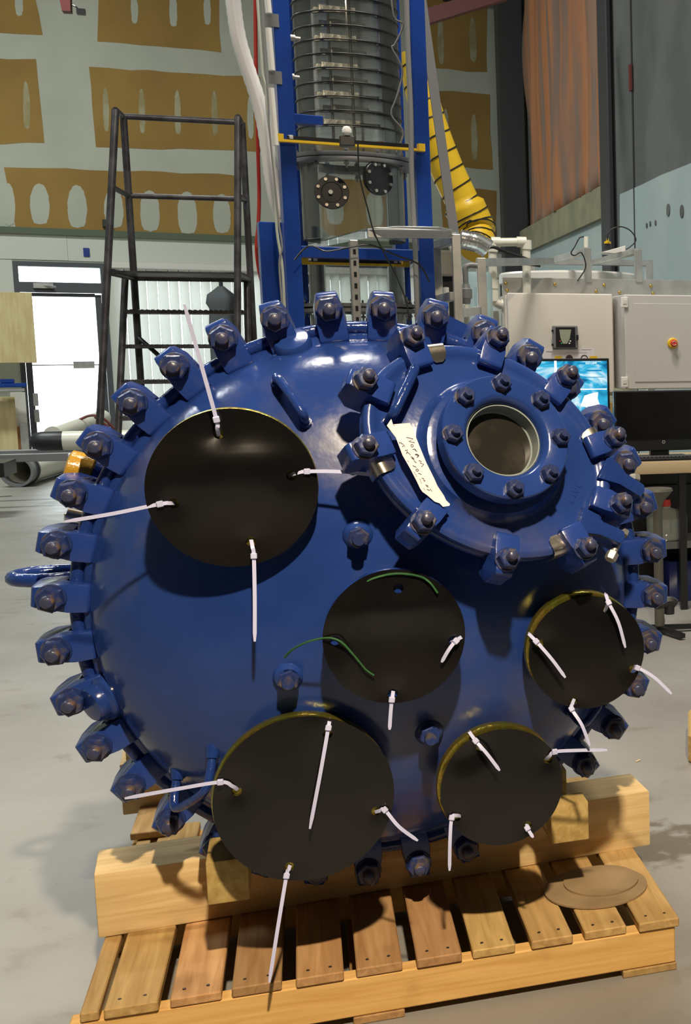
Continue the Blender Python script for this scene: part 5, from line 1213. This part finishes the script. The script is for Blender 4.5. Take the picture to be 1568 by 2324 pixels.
# ================================================================== control cabinets, tank, desk at the right
def ybox(name, px0, px1, py0, py1, Y0, Y1, m, parent=None, bv=0.006, z0=None, org=None, seg=1):
    a, b = at(px0, py1, Y0), at(px1, py0, Y0); bm = nb(); o = org or Vector((0, 0, 0))
    box(bm, a.x-o.x, b.x-o.x, Y0-o.y, Y1-o.y, (a.z if z0 is None else z0)-o.z, b.z-o.z)
    if bv: bevel(bm, bv, seg)
    return obj(name, bm, m, parent)
# tank
tk = thing('plastic_tank', 'large white plastic tank with domed lid behind the cabinets', 'tank', (at(1292, 700, 8.5).x, 8.5, 0))
zl, zb2 = at(1292, 613, 8.06).z, at(1292, 634, 8.06).z; rt = (at(1447, 620, 8.5).x - at(1140, 620, 8.5).x)/2
M['tank'] = mat('translucent_poly', (0.62, 0.60, 0.42), 0.4)
bm = nb(); lathe(bm, [(0, 0.002), (rt*0.95, 0.002), (rt*0.96, zb2-0.02), (0, zb2-0.01)], 56); obj('tank_body', bm, 'tank', tk)
bm = nb(); lathe(bm, [(rt*0.9, zb2-0.02), (rt, zb2-0.01), (rt, zl-0.012), (rt*0.98, zl), (rt*0.6, zl+0.012), (0, zl+0.016)], 56); obj('tank_lid', bm, 'white', tk)
# backing rail with brass bolts
rl = thing('mounting_rail', 'long grey aluminium rail with brass bolts above the cabinets', 'rail', (at(1350, 650, 7.55).x, 7.55, 0)); o = rl.location
ybox('rail_plate', 1142, 1640, 637, 672, 7.55, 7.57, 'alu', rl, 0.002, org=o)
for px in (1150, 1600):
    ybox('leg', px, px+14, 660, 700, 7.57, 7.62, 'alu', rl, 0.002, z0=0, org=o)
for px, py in ((1148, 643), (1151, 659), (1259, 645), (1353, 661), (1371, 647), (1406, 664), (1477, 649), (1482, 666)):
    p = at(px, py, 7.55)-o; bm = nb(); lathe(bm, [(0, 0.012), (0.007, 0.010), (0.010, 0.004), (0.010, 0), (0, 0)], 12, frame(p, (1, 0, 0), (0, 0, 1), (0, -1, 0))); obj('brass_bolt', bm, 'brass', rl)
# white cabinet with display
wc = thing('white_cabinet', 'white wall cabinet with small display, behind the lit monitor', 'cabinet', (at(1270, 780, 7.3).x, 7.3, at(1270, 895, 7.3).z)); o = wc.location
ybox('cabinet_body', 1152, 1391, 672, 902, 7.34, 7.545, 'cabinet', wc, 0.01, org=o, seg=2)
ybox('cabinet_door', 1158, 1390, 667, 895, 7.30, 7.337, 'cabinet', wc, 0.012, org=o, seg=3)
ds = ybox('display', 1255, 1311, 739, 791, 7.275, 7.30, 'greypvc', wc, 0.005, org=o)
ybox('display_face', 1262, 1305, 743, 788, 7.272, 7.2748, 'dark', ds, 0, org=o)
P = [at(x, y, 7.2715)-o for x, y in ((1269, 748), (1296, 748), (1293, 768), (1287, 780), (1277, 780), (1272, 768))]
M['lcd'] = mat('lcd_grey_green', (0.30, 0.33, 0.24), 0.3)
bm = nb(); quad_slab(bm, P, (0, -1, 0), 0.0008); obj('lcd', bm, 'lcd', ds)
M['ledr'] = mat('led_red', (0.5, 0.05, 0.03), 0.4); M['ledg'] = mat('led_green', (0.03, 0.3, 0.1), 0.4)
for x, y, m in ((1271, 774, 'ledr'), (1274, 779, 'ledg'), (1294, 774, 'white'), (1292, 779, 'white')):
    p = at(x, y, 7.2715)-o; bm = nb(); cyl(bm, p, p+Vector((0, -0.003, 0)), 0.0045, n=10); obj('button', bm, m, ds)
ybox('latch', 1308, 1313, 760, 772, 7.262, 7.275, 'dark', ds, 0.002, org=o)
for x in (1251,):
    for y in (748, 780): ybox('display_hinge', 1252, 1256, y, y+5, 7.27, 7.28, 'dark', ds, 0.001, org=o)
# notices stuck on the cabinet door
def notice(px0, px1, py0, py1, label, marks):
    t = ybox('notice_sheet', px0, px1, py0, py1, 7.297, 7.2985, 'paper2', None, 0); tag(t, label, 'notice', 'notices on the white cabinet')
    for k in marks:
        if k[0] == 'tape': ybox('tape', *k[1:5], 7.2955, 7.2968, 'yellow', t, 0)
        if k[0] == 'line': ybox('printed_line', *k[1:5], 7.2962, 7.2968, 'grey_ink', t, 0)
        if k[0] == 'sym':
            p = at(k[1], k[2], 7.2962); bm = nb(); lathe(bm, [(0.016, 0), (0.021, 0), (0.021, 0.0006), (0.016, 0.0006)] if k[3] else [(0, 0), (0.021, 0), (0.021, 0.0006), (0, 0.0006)], 24, frame(p, (1, 0, 0), (0, 0, 1), (0, -1, 0)), closed=k[3]); obj('symbol', bm, 'ink', t)
M['paper2'] = mat('notice_paper', (0.66, 0.62, 0.64), 0.8)
notice(1222, 1270, 793, 830, 'white notice sheet at left under the display', [('line', 1240, 1254, 797, 799), ('tape', 1259, 1275, 808, 816)])
notice(1271, 1349, 791, 830, 'white notice sheet with two round symbols under the display', [('line', 1286, 1332, 800, 801), ('line', 1320, 1342, 793, 794), ('sym', 1292, 814, False), ('sym', 1326, 814, True), ('tape', 1338, 1355, 808, 816)])
# grey cabinet with emergency stop
gc = thing('grey_cabinet', 'grey steel cabinet with red emergency stop, right edge', 'cabinet', (at(1520, 780, 7.1).x, 7.1, at(1520, 884, 7.1).z)); o = gc.location
ybox('cabinet_body', 1421, 1660, 671, 884, 7.12, 7.545, 'cabinet2', gc, 0.004, org=o)
ybox('cabinet_door', 1421, 1660, 672, 883, 7.098, 7.118, 'cabinet2', gc, 0.003, org=o)
ybox('door_panel', 1441, 1640, 690, 867, 7.094, 7.0975, 'cabinet2', gc, 0.0015, org=o)
for py in (674, 855): 
    h = ybox('hinge', 1411, 1425, py, py+24, 7.085, 7.11, 'white', gc, 0.003, org=o)
    ybox('hinge_pin', 1414, 1422, py+6, py+16, 7.082, 7.0848, 'cabinet', h, 0.001, org=o)
p = at(1526, 779, 7.0935)-o; F = frame(p, (1, 0, 0), (0, 0, 1), (0, -1, 0))
bm = nb(); lathe(bm, [(0, 0), (0.030, 0), (0.030, 0.006), (0.024, 0.012), (0, 0.012)], 28, F); es = obj('stop_ring', bm, 'yellow', gc)
M['redbtn'] = mat('red_button', (0.60, 0.04, 0.02), 0.3)
bm = nb(); lathe(bm, [(0, 0.012), (0.012, 0.012), (0.012, 0.022), (0.019, 0.024), (0.020, 0.032), (0.016, 0.038), (0, 0.039)], 28, F); obj('stop_button', bm, 'redbtn', es)
bm = nb(); tube(bm, [F @ Vector((0.011*math.cos(t), 0.011*math.sin(t), 0.0392)) for t in [R(20+20*k) for k in range(8)]], 0.0014, 5); tube(bm, [F @ Vector((0.011*math.cos(t), 0.011*math.sin(t), 0.0392)) for t in [R(200+20*k) for k in range(8)]], 0.0014, 5); obj('stop_arrows', bm, 'white', es)
# aluminium rig over the tank
rg = thing('sensor_rig', 'aluminium strut rig over the white tank', 'rig', (at(1330, 700, 7.8).x, 7.8, 0)); o = rg.location
def rbar(p, q, w=0.036, h=None):
    bm = nb(); d = q-p; up = (0, 0, 1) if abs(d.normalized().z) < 0.8 else (0, 1, 0); bar(bm, p-o, q-o, w, h or w, up); bevel(bm, 0.003); obj('strut', bm, 'alu', rg)
rbar(at(1334, 640, 7.56), at(1332, 563, 7.56), 0.04); rbar(at(1449, 640, 7.56), at(1447, 566, 7.56), 0.04)
rbar(at(1240, 595, 8.9), at(1328, 571, 7.6)); rbar(at(1345, 597, 8.9), at(1442, 571, 7.6)); rbar(at(1200, 593, 8.95), at(1480, 598, 8.95), 0.04)
rbar(at(1472, 596, 8.95), Vector((at(1472, 640, 8.95).x, 8.95, 0)), 0.05); rbar(at(1205, 596, 8.97), Vector((at(1205, 640, 8.97).x, 8.97, 0)), 0.05)
p = at(1330, 562, 7.56); q = at(1330, 537, 7.56); bm = nb(); cyl(bm, p, q, 0.0135, n=16); tag(obj('white_stub', bm, 'pvc'), 'short white pipe on top of aluminium strut', 'pipe')
wd_ = thing('level_sensor', 'yellow and black sensor on a white wedge over the tank', 'sensor', at(1390, 572, 7.9)); o2 = wd_.location
bm = nb(); P = [at(x, y, 7.9)-o2 for x, y in ((1363, 573), (1420, 557), (1420, 569), (1396, 576))]; quad_slab(bm, P, (0, 1, 0), 0.12); bevel(bm, 0.003); obj('wedge', bm, 'white', wd_)
p = at(1379, 566, 7.95)-o2; bm = nb(); lathe(bm, [(0, 0), (0.024, 0), (0.022, 0.02), (0.018, 0.022), (0.018, 0.034), (0, 0.034)], 20, Matrix.Translation(p)); obj('sensor_base', bm, 'rubber', wd_)
bm = nb(); lathe(bm, [(0, 0.034), (0.021, 0.034), (0.021, 0.046), (0.009, 0.05), (0.006, 0.066), (0, 0.066)], 20, Matrix.Translation(p)); obj('sensor_top', bm, 'yellow', wd_)
def rcable(pts, Y, r, m, label, grp='cables at the tank'):
    bm = nb(); tube(bm, smoothpath([at(x, y, Y) for x, y in pts], 6), r, 7); tag(obj('cable', bm, m, ang=60), label, 'cable', grp)
rcable([(1378, 546), (1380, 530), (1392, 518), (1412, 515), (1432, 525), (1443, 545), (1430, 560), (1420, 566)], 7.9, 0.004, 'dark', 'black cable arching over the yellow sensor')
rcable([(1325, 537), (1315, 540), (1305, 558), (1296, 574), (1304, 580), (1318, 573), (1327, 590), (1328, 610), (1310, 638)], 7.5, 0.004, 'dark', 'black cable drooping from the white pipe stub')
# white pvc loop
lp_ = thing('pvc_loop', 'white plastic pipe loop left of the white cabinet', 'pipe', at(1150, 690, 7.3)); o = lp_.location
def corner(pts, r=0.05):
    out = []
    for i, p in enumerate(pts):
        if i in (0, len(pts)-1): out.append(p); continue
        a, b = (pts[i-1]-p).normalized(), (pts[i+1]-p).normalized()
        for k in range(6):
            t = k/5; out.append((p+a*r)*(1-t)**2 + p*2*t*(1-t) + (p+b*r)*t*t)
    return out
YP = 7.42
pts = [at(1196, 668, YP), at(1194, 549, YP), at(1117, 550, YP), at(1120, 690, YP), at(1150, 695, YP)]
bm = nb(); tube(bm, [p-o for p in corner(pts)], 0.0235, 18); obj('pipe', bm, 'pvc', lp_, ang=60)
def collar(p, d, L=0.05, r=0.029):
    bm = nb(); d = Vector(d); lathe(bm, [(0.024, 0), (r, 0), (r, L), (0.024, L)], 20, frame(p-o, *basis(d)), closed=True); obj('collar', bm, 'pvc', lp_)
collar(at(1195, 566, YP), (0, 0, 1)); collar(at(1173, 549, YP), (1, 0, 0), 0.05); collar(at(1135, 550, YP), (-1, 0, 0)); collar(at(1118, 572, YP), (0, 0, 1), 0.06); collar(at(1120, 655, YP), (0, 0, 1), 0.05); collar(at(1120, 684, YP), (0, 0, 1), 0.06); collar(at(1137, 693, YP), (1, 0, 0), 0.03, 0.033)
bm = nb(); q = at(1122, 706, YP+0.06)-o; cyl(bm, q, (q.x, q.y, -o.z+0.002), 0.0235, n=18); obj('riser', bm, 'pvc', lp_)
rcable([(1092, 760), (1089, 690), (1088, 645), (1092, 615), (1104, 600), (1128, 594), (1165, 594), (1200, 598), (1226, 602)], 7.36, 0.0125, 'dark', 'black ribbed hose arching behind the vessel to the tank')
rcable([(1104, 564), (1120, 561), (1150, 572), (1190, 586), (1226, 598)], 7.32, 0.009, 'dark', 'thick black cable slanting across the white pipe loop')
# desk
DA = -3.0
dk = thing('desk', 'desk with pale tan edge and black legs at right', 'desk', (at(1540, 1050, 6.55).x, 6.55, 0)); o = dk.location
zt_ = at(1520, 1046, 6.5).z; za_ = at(1520, 1075, 6.5).z; x0 = at(1385, 1046, 6.5).x
def dfrm(): return Matrix.Rotation(R(DA), 4, 'Z')
bm = nb(); box(bm, x0-o.x, x0-o.x+0.95, -0.06, 0.50, za_, zt_); bevel(bm, 0.008, 2); obj('desk_top', bm, 'tan', dk, dfrm())
for x, y in ((at(1553, 1200, 6.5).x-o.x, -0.02), (x0-o.x+0.03, 0.44), (x0-o.x+0.9, 0.44)):
    bm = nb(); box(bm, x-0.018, x+0.018, y-0.018, y+0.018, 0, za_-0.001); obj('leg', bm, 'dark', dk, dfrm())
bm = nb(); xl = at(1553, 1200, 6.5).x-o.x; box(bm, x0-o.x+0.03, x0-o.x+0.9, 0.43, 0.45, za_-0.16, za_-0.11); obj('crossbar', bm, 'dark', dk, dfrm())
bm = nb(); box(bm, x0-o.x+0.05, x0-o.x+0.93, 0.462, 0.478, 0.03, za_-0.002); obj('under_desk_shade', bm, 'dark', dk, dfrm())  # black sheet added to stand for the shade under the desk
# lit monitor
M['screen'] = None
def screen_mat():
    m = bpy.data.materials.new('camera_feed'); m.use_nodes = True; t = m.node_tree; b = t.nodes['Principled BSDF']
    tc = nd(t, 'ShaderNodeTexCoord'); n = nd(t, 'ShaderNodeTexNoise'); n.inputs['Scale'].default_value = 7; n.inputs['Detail'].default_value = 6; n.inputs['Distortion'].default_value = 1.2
    mp = nd(t, 'ShaderNodeMapping'); mp.inputs['Scale'].default_value = (1, 1, 1.8); t.links.new(tc.outputs['Object'], mp.inputs[0]); t.links.new(mp.outputs[0], n.inputs['Vector'])
    r = nd(t, 'ShaderNodeValToRGB'); e = r.color_ramp.elements; e[0].position = 0.34; e[0].color = (0.0, 0.12, 0.30, 1); e[1].position = 0.66; e[1].color = (0.85, 1.0, 1.0, 1)
    k = e.new(0.50); k.color = (0.04, 0.50, 0.80, 1)
    t.links.new(n.outputs[0], r.inputs[0]); b.inputs['Base Color'].default_value = (0, 0, 0, 1); b.inputs['Roughness'].default_value = 0.3
    t.links.new(r.outputs[0], b.inputs['Emission Color']); b.inputs['Emission Strength'].default_value = 1.0
    return m
M['screen'] = screen_mat()
M['glowwhite'] = mat('feed_white', (0.9, 1.0, 1.0), 0.4, emit=1.0)
M['feedblue'] = mat('feed_blue', (0.0, 0.20, 0.42), 0.4, emit=0.7)
YM = 6.82
mo = thing('lit_monitor', 'monitor showing bright blue camera picture behind the manway', 'monitor', (at(1262, 1000, YM).x, YM, zt_)); o = mo.location
ybox('bezel', 1136, 1382, 813, 990, YM, YM+0.04, 'dark', mo, 0.003, org=o)
sc = ybox('screen', 1140, 1377, 819, 985, YM-0.002, YM-0.0005, 'screen', mo, 0, org=o)
for a in ((1140, 1377, 884, 885), (1262, 1263, 819, 985)): ybox('grid_line', *a, YM-0.004, YM-0.0025, 'glowwhite', sc, 0, org=o)
ybox('picture_band', 1330, 1365, 839, 843, YM-0.004, YM-0.0025, 'feedblue', sc, 0, org=o)
ybox('picture_band', 1325, 1370, 855, 857, YM-0.004, YM-0.0025, 'feedblue', sc, 0, org=o)
ybox('caption_bar', 1310, 1362, 822, 827, YM-0.004, YM-0.0025, 'feedblue', sc, 0, org=o)
P = [at(x, y, YM-0.0032)-o for x, y in ((1318, 920), (1326, 898), (1345, 892), (1357, 890), (1356, 905), (1362, 922), (1345, 930))]; bm = nb(); quad_slab(bm, P, (0, -1, 0), 0.0004); obj('bright_patch', bm, 'glowwhite', sc)
me = text_mesh('10:27:33PM', 0.013, 0.0002); me.materials.append(M['glowwhite']); link('caption', me, None, sc, frame(at(1341, 824.6, YM-0.0045)-o, (1, 0, 0), (0, 0, 1), (0, -1, 0)))
bm = nb(); q = at(1262, 992, YM); box(bm, -0.04, 0.04, 0.03, 0.06, 0.004, q.z-o.z+0.08); box(bm, -0.14, 0.14, -0.06, 0.14, 0.001, 0.012); bevel(bm, 0.004); obj('stand', bm, 'dark', mo)
# black monitor and keyboard
Y2 = 6.62
bk = thing('black_monitor', 'switched-off black monitor on the desk at right edge', 'monitor', (at(1500, 1030, Y2).x, Y2, zt_)); o = bk.location
ybox('bezel', 1396, 1640, 884, 1026, Y2, Y2+0.04, 'dark', bk, 0.004, org=o)
ybox('screen', 1400, 1636, 888, 1000, Y2-0.002, Y2-0.0005, 'black', bk, 0, org=o)
p = at(1506, 1003, Y2-0.001)-o; bm = nb(); lathe(bm, [(0.005, 0), (0.009, 0), (0.009, 0.001), (0.005, 0.001)], 16, frame(p, (1, 0, 0), (0, 0, 1), (0, -1, 0)), closed=True); obj('badge', bm, 'chrome', bk)
bm = nb(); box(bm, -0.05, 0.05, 0.02, 0.06, 0.004, 0.12); box(bm, -0.16, 0.16, -0.03, 0.16, 0.001, 0.014); bevel(bm, 0.004); obj('stand', bm, 'dark', bk)
kb = thing('keyboard', 'black keyboard on the desk in front of black monitor', 'keyboard', mw=Matrix.Translation((at(1505, 1043, 6.50).x, 6.505, zt_+0.001)) @ Matrix.Rotation(R(DA), 4, 'Z'))
bm = nb(); box(bm, -0.20, 0.26, 0, 0.10, 0, 0.014); bevel(bm, 0.003); obj('case', bm, 'dark', kb)
M['key'] = mat('key_caps', (0.045, 0.045, 0.05), 0.4)
bm = nb(); box(bm, -0.0085, 0.0085, -0.0085, 0.0085, 0, 0.008); bevel(bm, 0.002); km = fin(bm, 'key'); km.materials.append(M['key'])
for r in range(4):
    for c in range(22): link('key', km, None, kb, Matrix.Translation((-0.188 + c*0.0205, 0.014 + r*0.023, 0.0145)))
# cabinet seen between the monitors
M['yellowtan'] = mat('mustard_board', (0.30, 0.22, 0.07), 0.6)
tag(ybox('mustard_board', 1370, 1440, 912, 1000, 7.32, 7.36, 'yellowtan', None, 0.003, z0=0.0), 'mustard coloured board between the two monitors', 'board')
# things under the desk
M['bin'] = mat('blue_bin_plastic', (0.012, 0.02, 0.11), 0.4)
p0 = at(1490, 1226, 7.0); bm = nb(); w = 0.38
box(bm, 0, w, 0, 0.2, 0, 0.22); bmesh.ops.delete(bm, geom=[f for f in bm.faces if f.calc_center_median().z > 0.215], context='FACES')
bnn = obj('storage_bin', bm, 'bin', None, Matrix.Translation((p0.x, 6.74, 0.001))); md = bnn.modifiers.new('wall', 'SOLIDIFY'); md.thickness = 0.008; tag(bnn, 'dark blue open bin on floor under the desk', 'bin')
cr0 = thing('stool', 'grey stool with flared seat under the desk', 'stool', (at(1493, 1200, 6.0).x, 6.0, 0))
M['greystool'] = mat('taupe_plastic', (0.10, 0.095, 0.075), 0.5)
zs_ = at(1493, 1108, 6.0).z; zf = at(1493, 1138, 6.0).z
bm = nb(); lathe(bm, [(0, zs_), (0.07, zs_), (0.075, zs_-0.012), (0.03, zf), (0.022, zf-0.02), (0, zf-0.02)], 24); obj('seat', bm, 'greystool', cr0)
bm = nb(); cyl(bm, (0, 0, 0.03), (0, 0, zf-0.01), 0.024, 0.022, 16); obj('column', bm, 'greystool', cr0)
bm = nb()
for k in range(5):
    t = 2*math.pi*k/5; bar(bm, (0, 0, 0.03), (0.2*math.cos(t), 0.2*math.sin(t), 0.02), 0.03, 0.02)
obj('base', bm, 'dark', cr0)
jr = thing('clear_jug', 'clear jug with red cap under the desk', 'jug', (at(1496, 1110, 6.95).x, 6.95, 0.34)); zc_ = at(1496, 1082, 6.95).z
M['jug'] = clear('clear_plastic', (0.80, 0.84, 0.82), 0.2, 0.1, 0.25)
bm = nb(); lathe(bm, [(0, 0.002), (0.10, 0.002), (0.11, 0.03), (0.11, 0.12), (0.06, 0.16), (0.022, 0.17), (0.022, 0.19), (0, 0.19)], 28); obj('body', bm, 'jug', jr)
bm = nb(); lathe(bm, [(0.0, 0.215), (0.022, 0.215), (0.026, 0.18), (0, 0.18)], 18); obj('cap', bm, 'red', jr)
bm = nb(); box(bm, -0.25, 0.45, -0.15, 0.15, 0.3, 0.339); box(bm, -0.24, -0.2, -0.14, 0.14, 0, 0.3); box(bm, 0.4, 0.44, -0.14, 0.14, 0, 0.3); tag(obj('low_shelf', bm, 'greypvc', None, Matrix.Translation((jr.location.x, 6.84, 0))), 'low grey shelf under the desk carrying the jug', 'shelf'); jr.location.y = 6.80
def fcable(pts, r, m, label):
    bm = nb(); tube(bm, smoothpath([onz(x, y, r+0.001) for x, y in pts], 6), r, 7); tag(obj('floor_cable', bm, m, ang=60), label, 'cable', 'cables on the floor')
fcable([(1452, 1312), (1475, 1302), (1500, 1304), (1520, 1312), (1528, 1322), (1512, 1327)], 0.007, 'tower_blue', 'blue cable looped on floor right of vessel')
fcable([(1455, 1317), (1490, 1316), (1520, 1318), (1545, 1313), (1558, 1304), (1545, 1292), (1530, 1285)], 0.006, 'tower_blue', 'blue cable trailing to the desk leg')
fcable([(1476, 1277), (1500, 1279), (1530, 1292), (1548, 1288), (1560, 1270), (1575, 1262)], 0.006, 'dark', 'black cable on floor beside the desk leg')
p = onz(1484, 1348, 0); bm = nb(); box(bm, -0.07, 0.07, 0, 0.16, 0.001, 0.075); bevel(bm, 0.008, 2); tag(obj('power_brick', bm, 'dark', None, Matrix.Translation(p)), 'black power brick on floor right of the vessel', 'adapter')
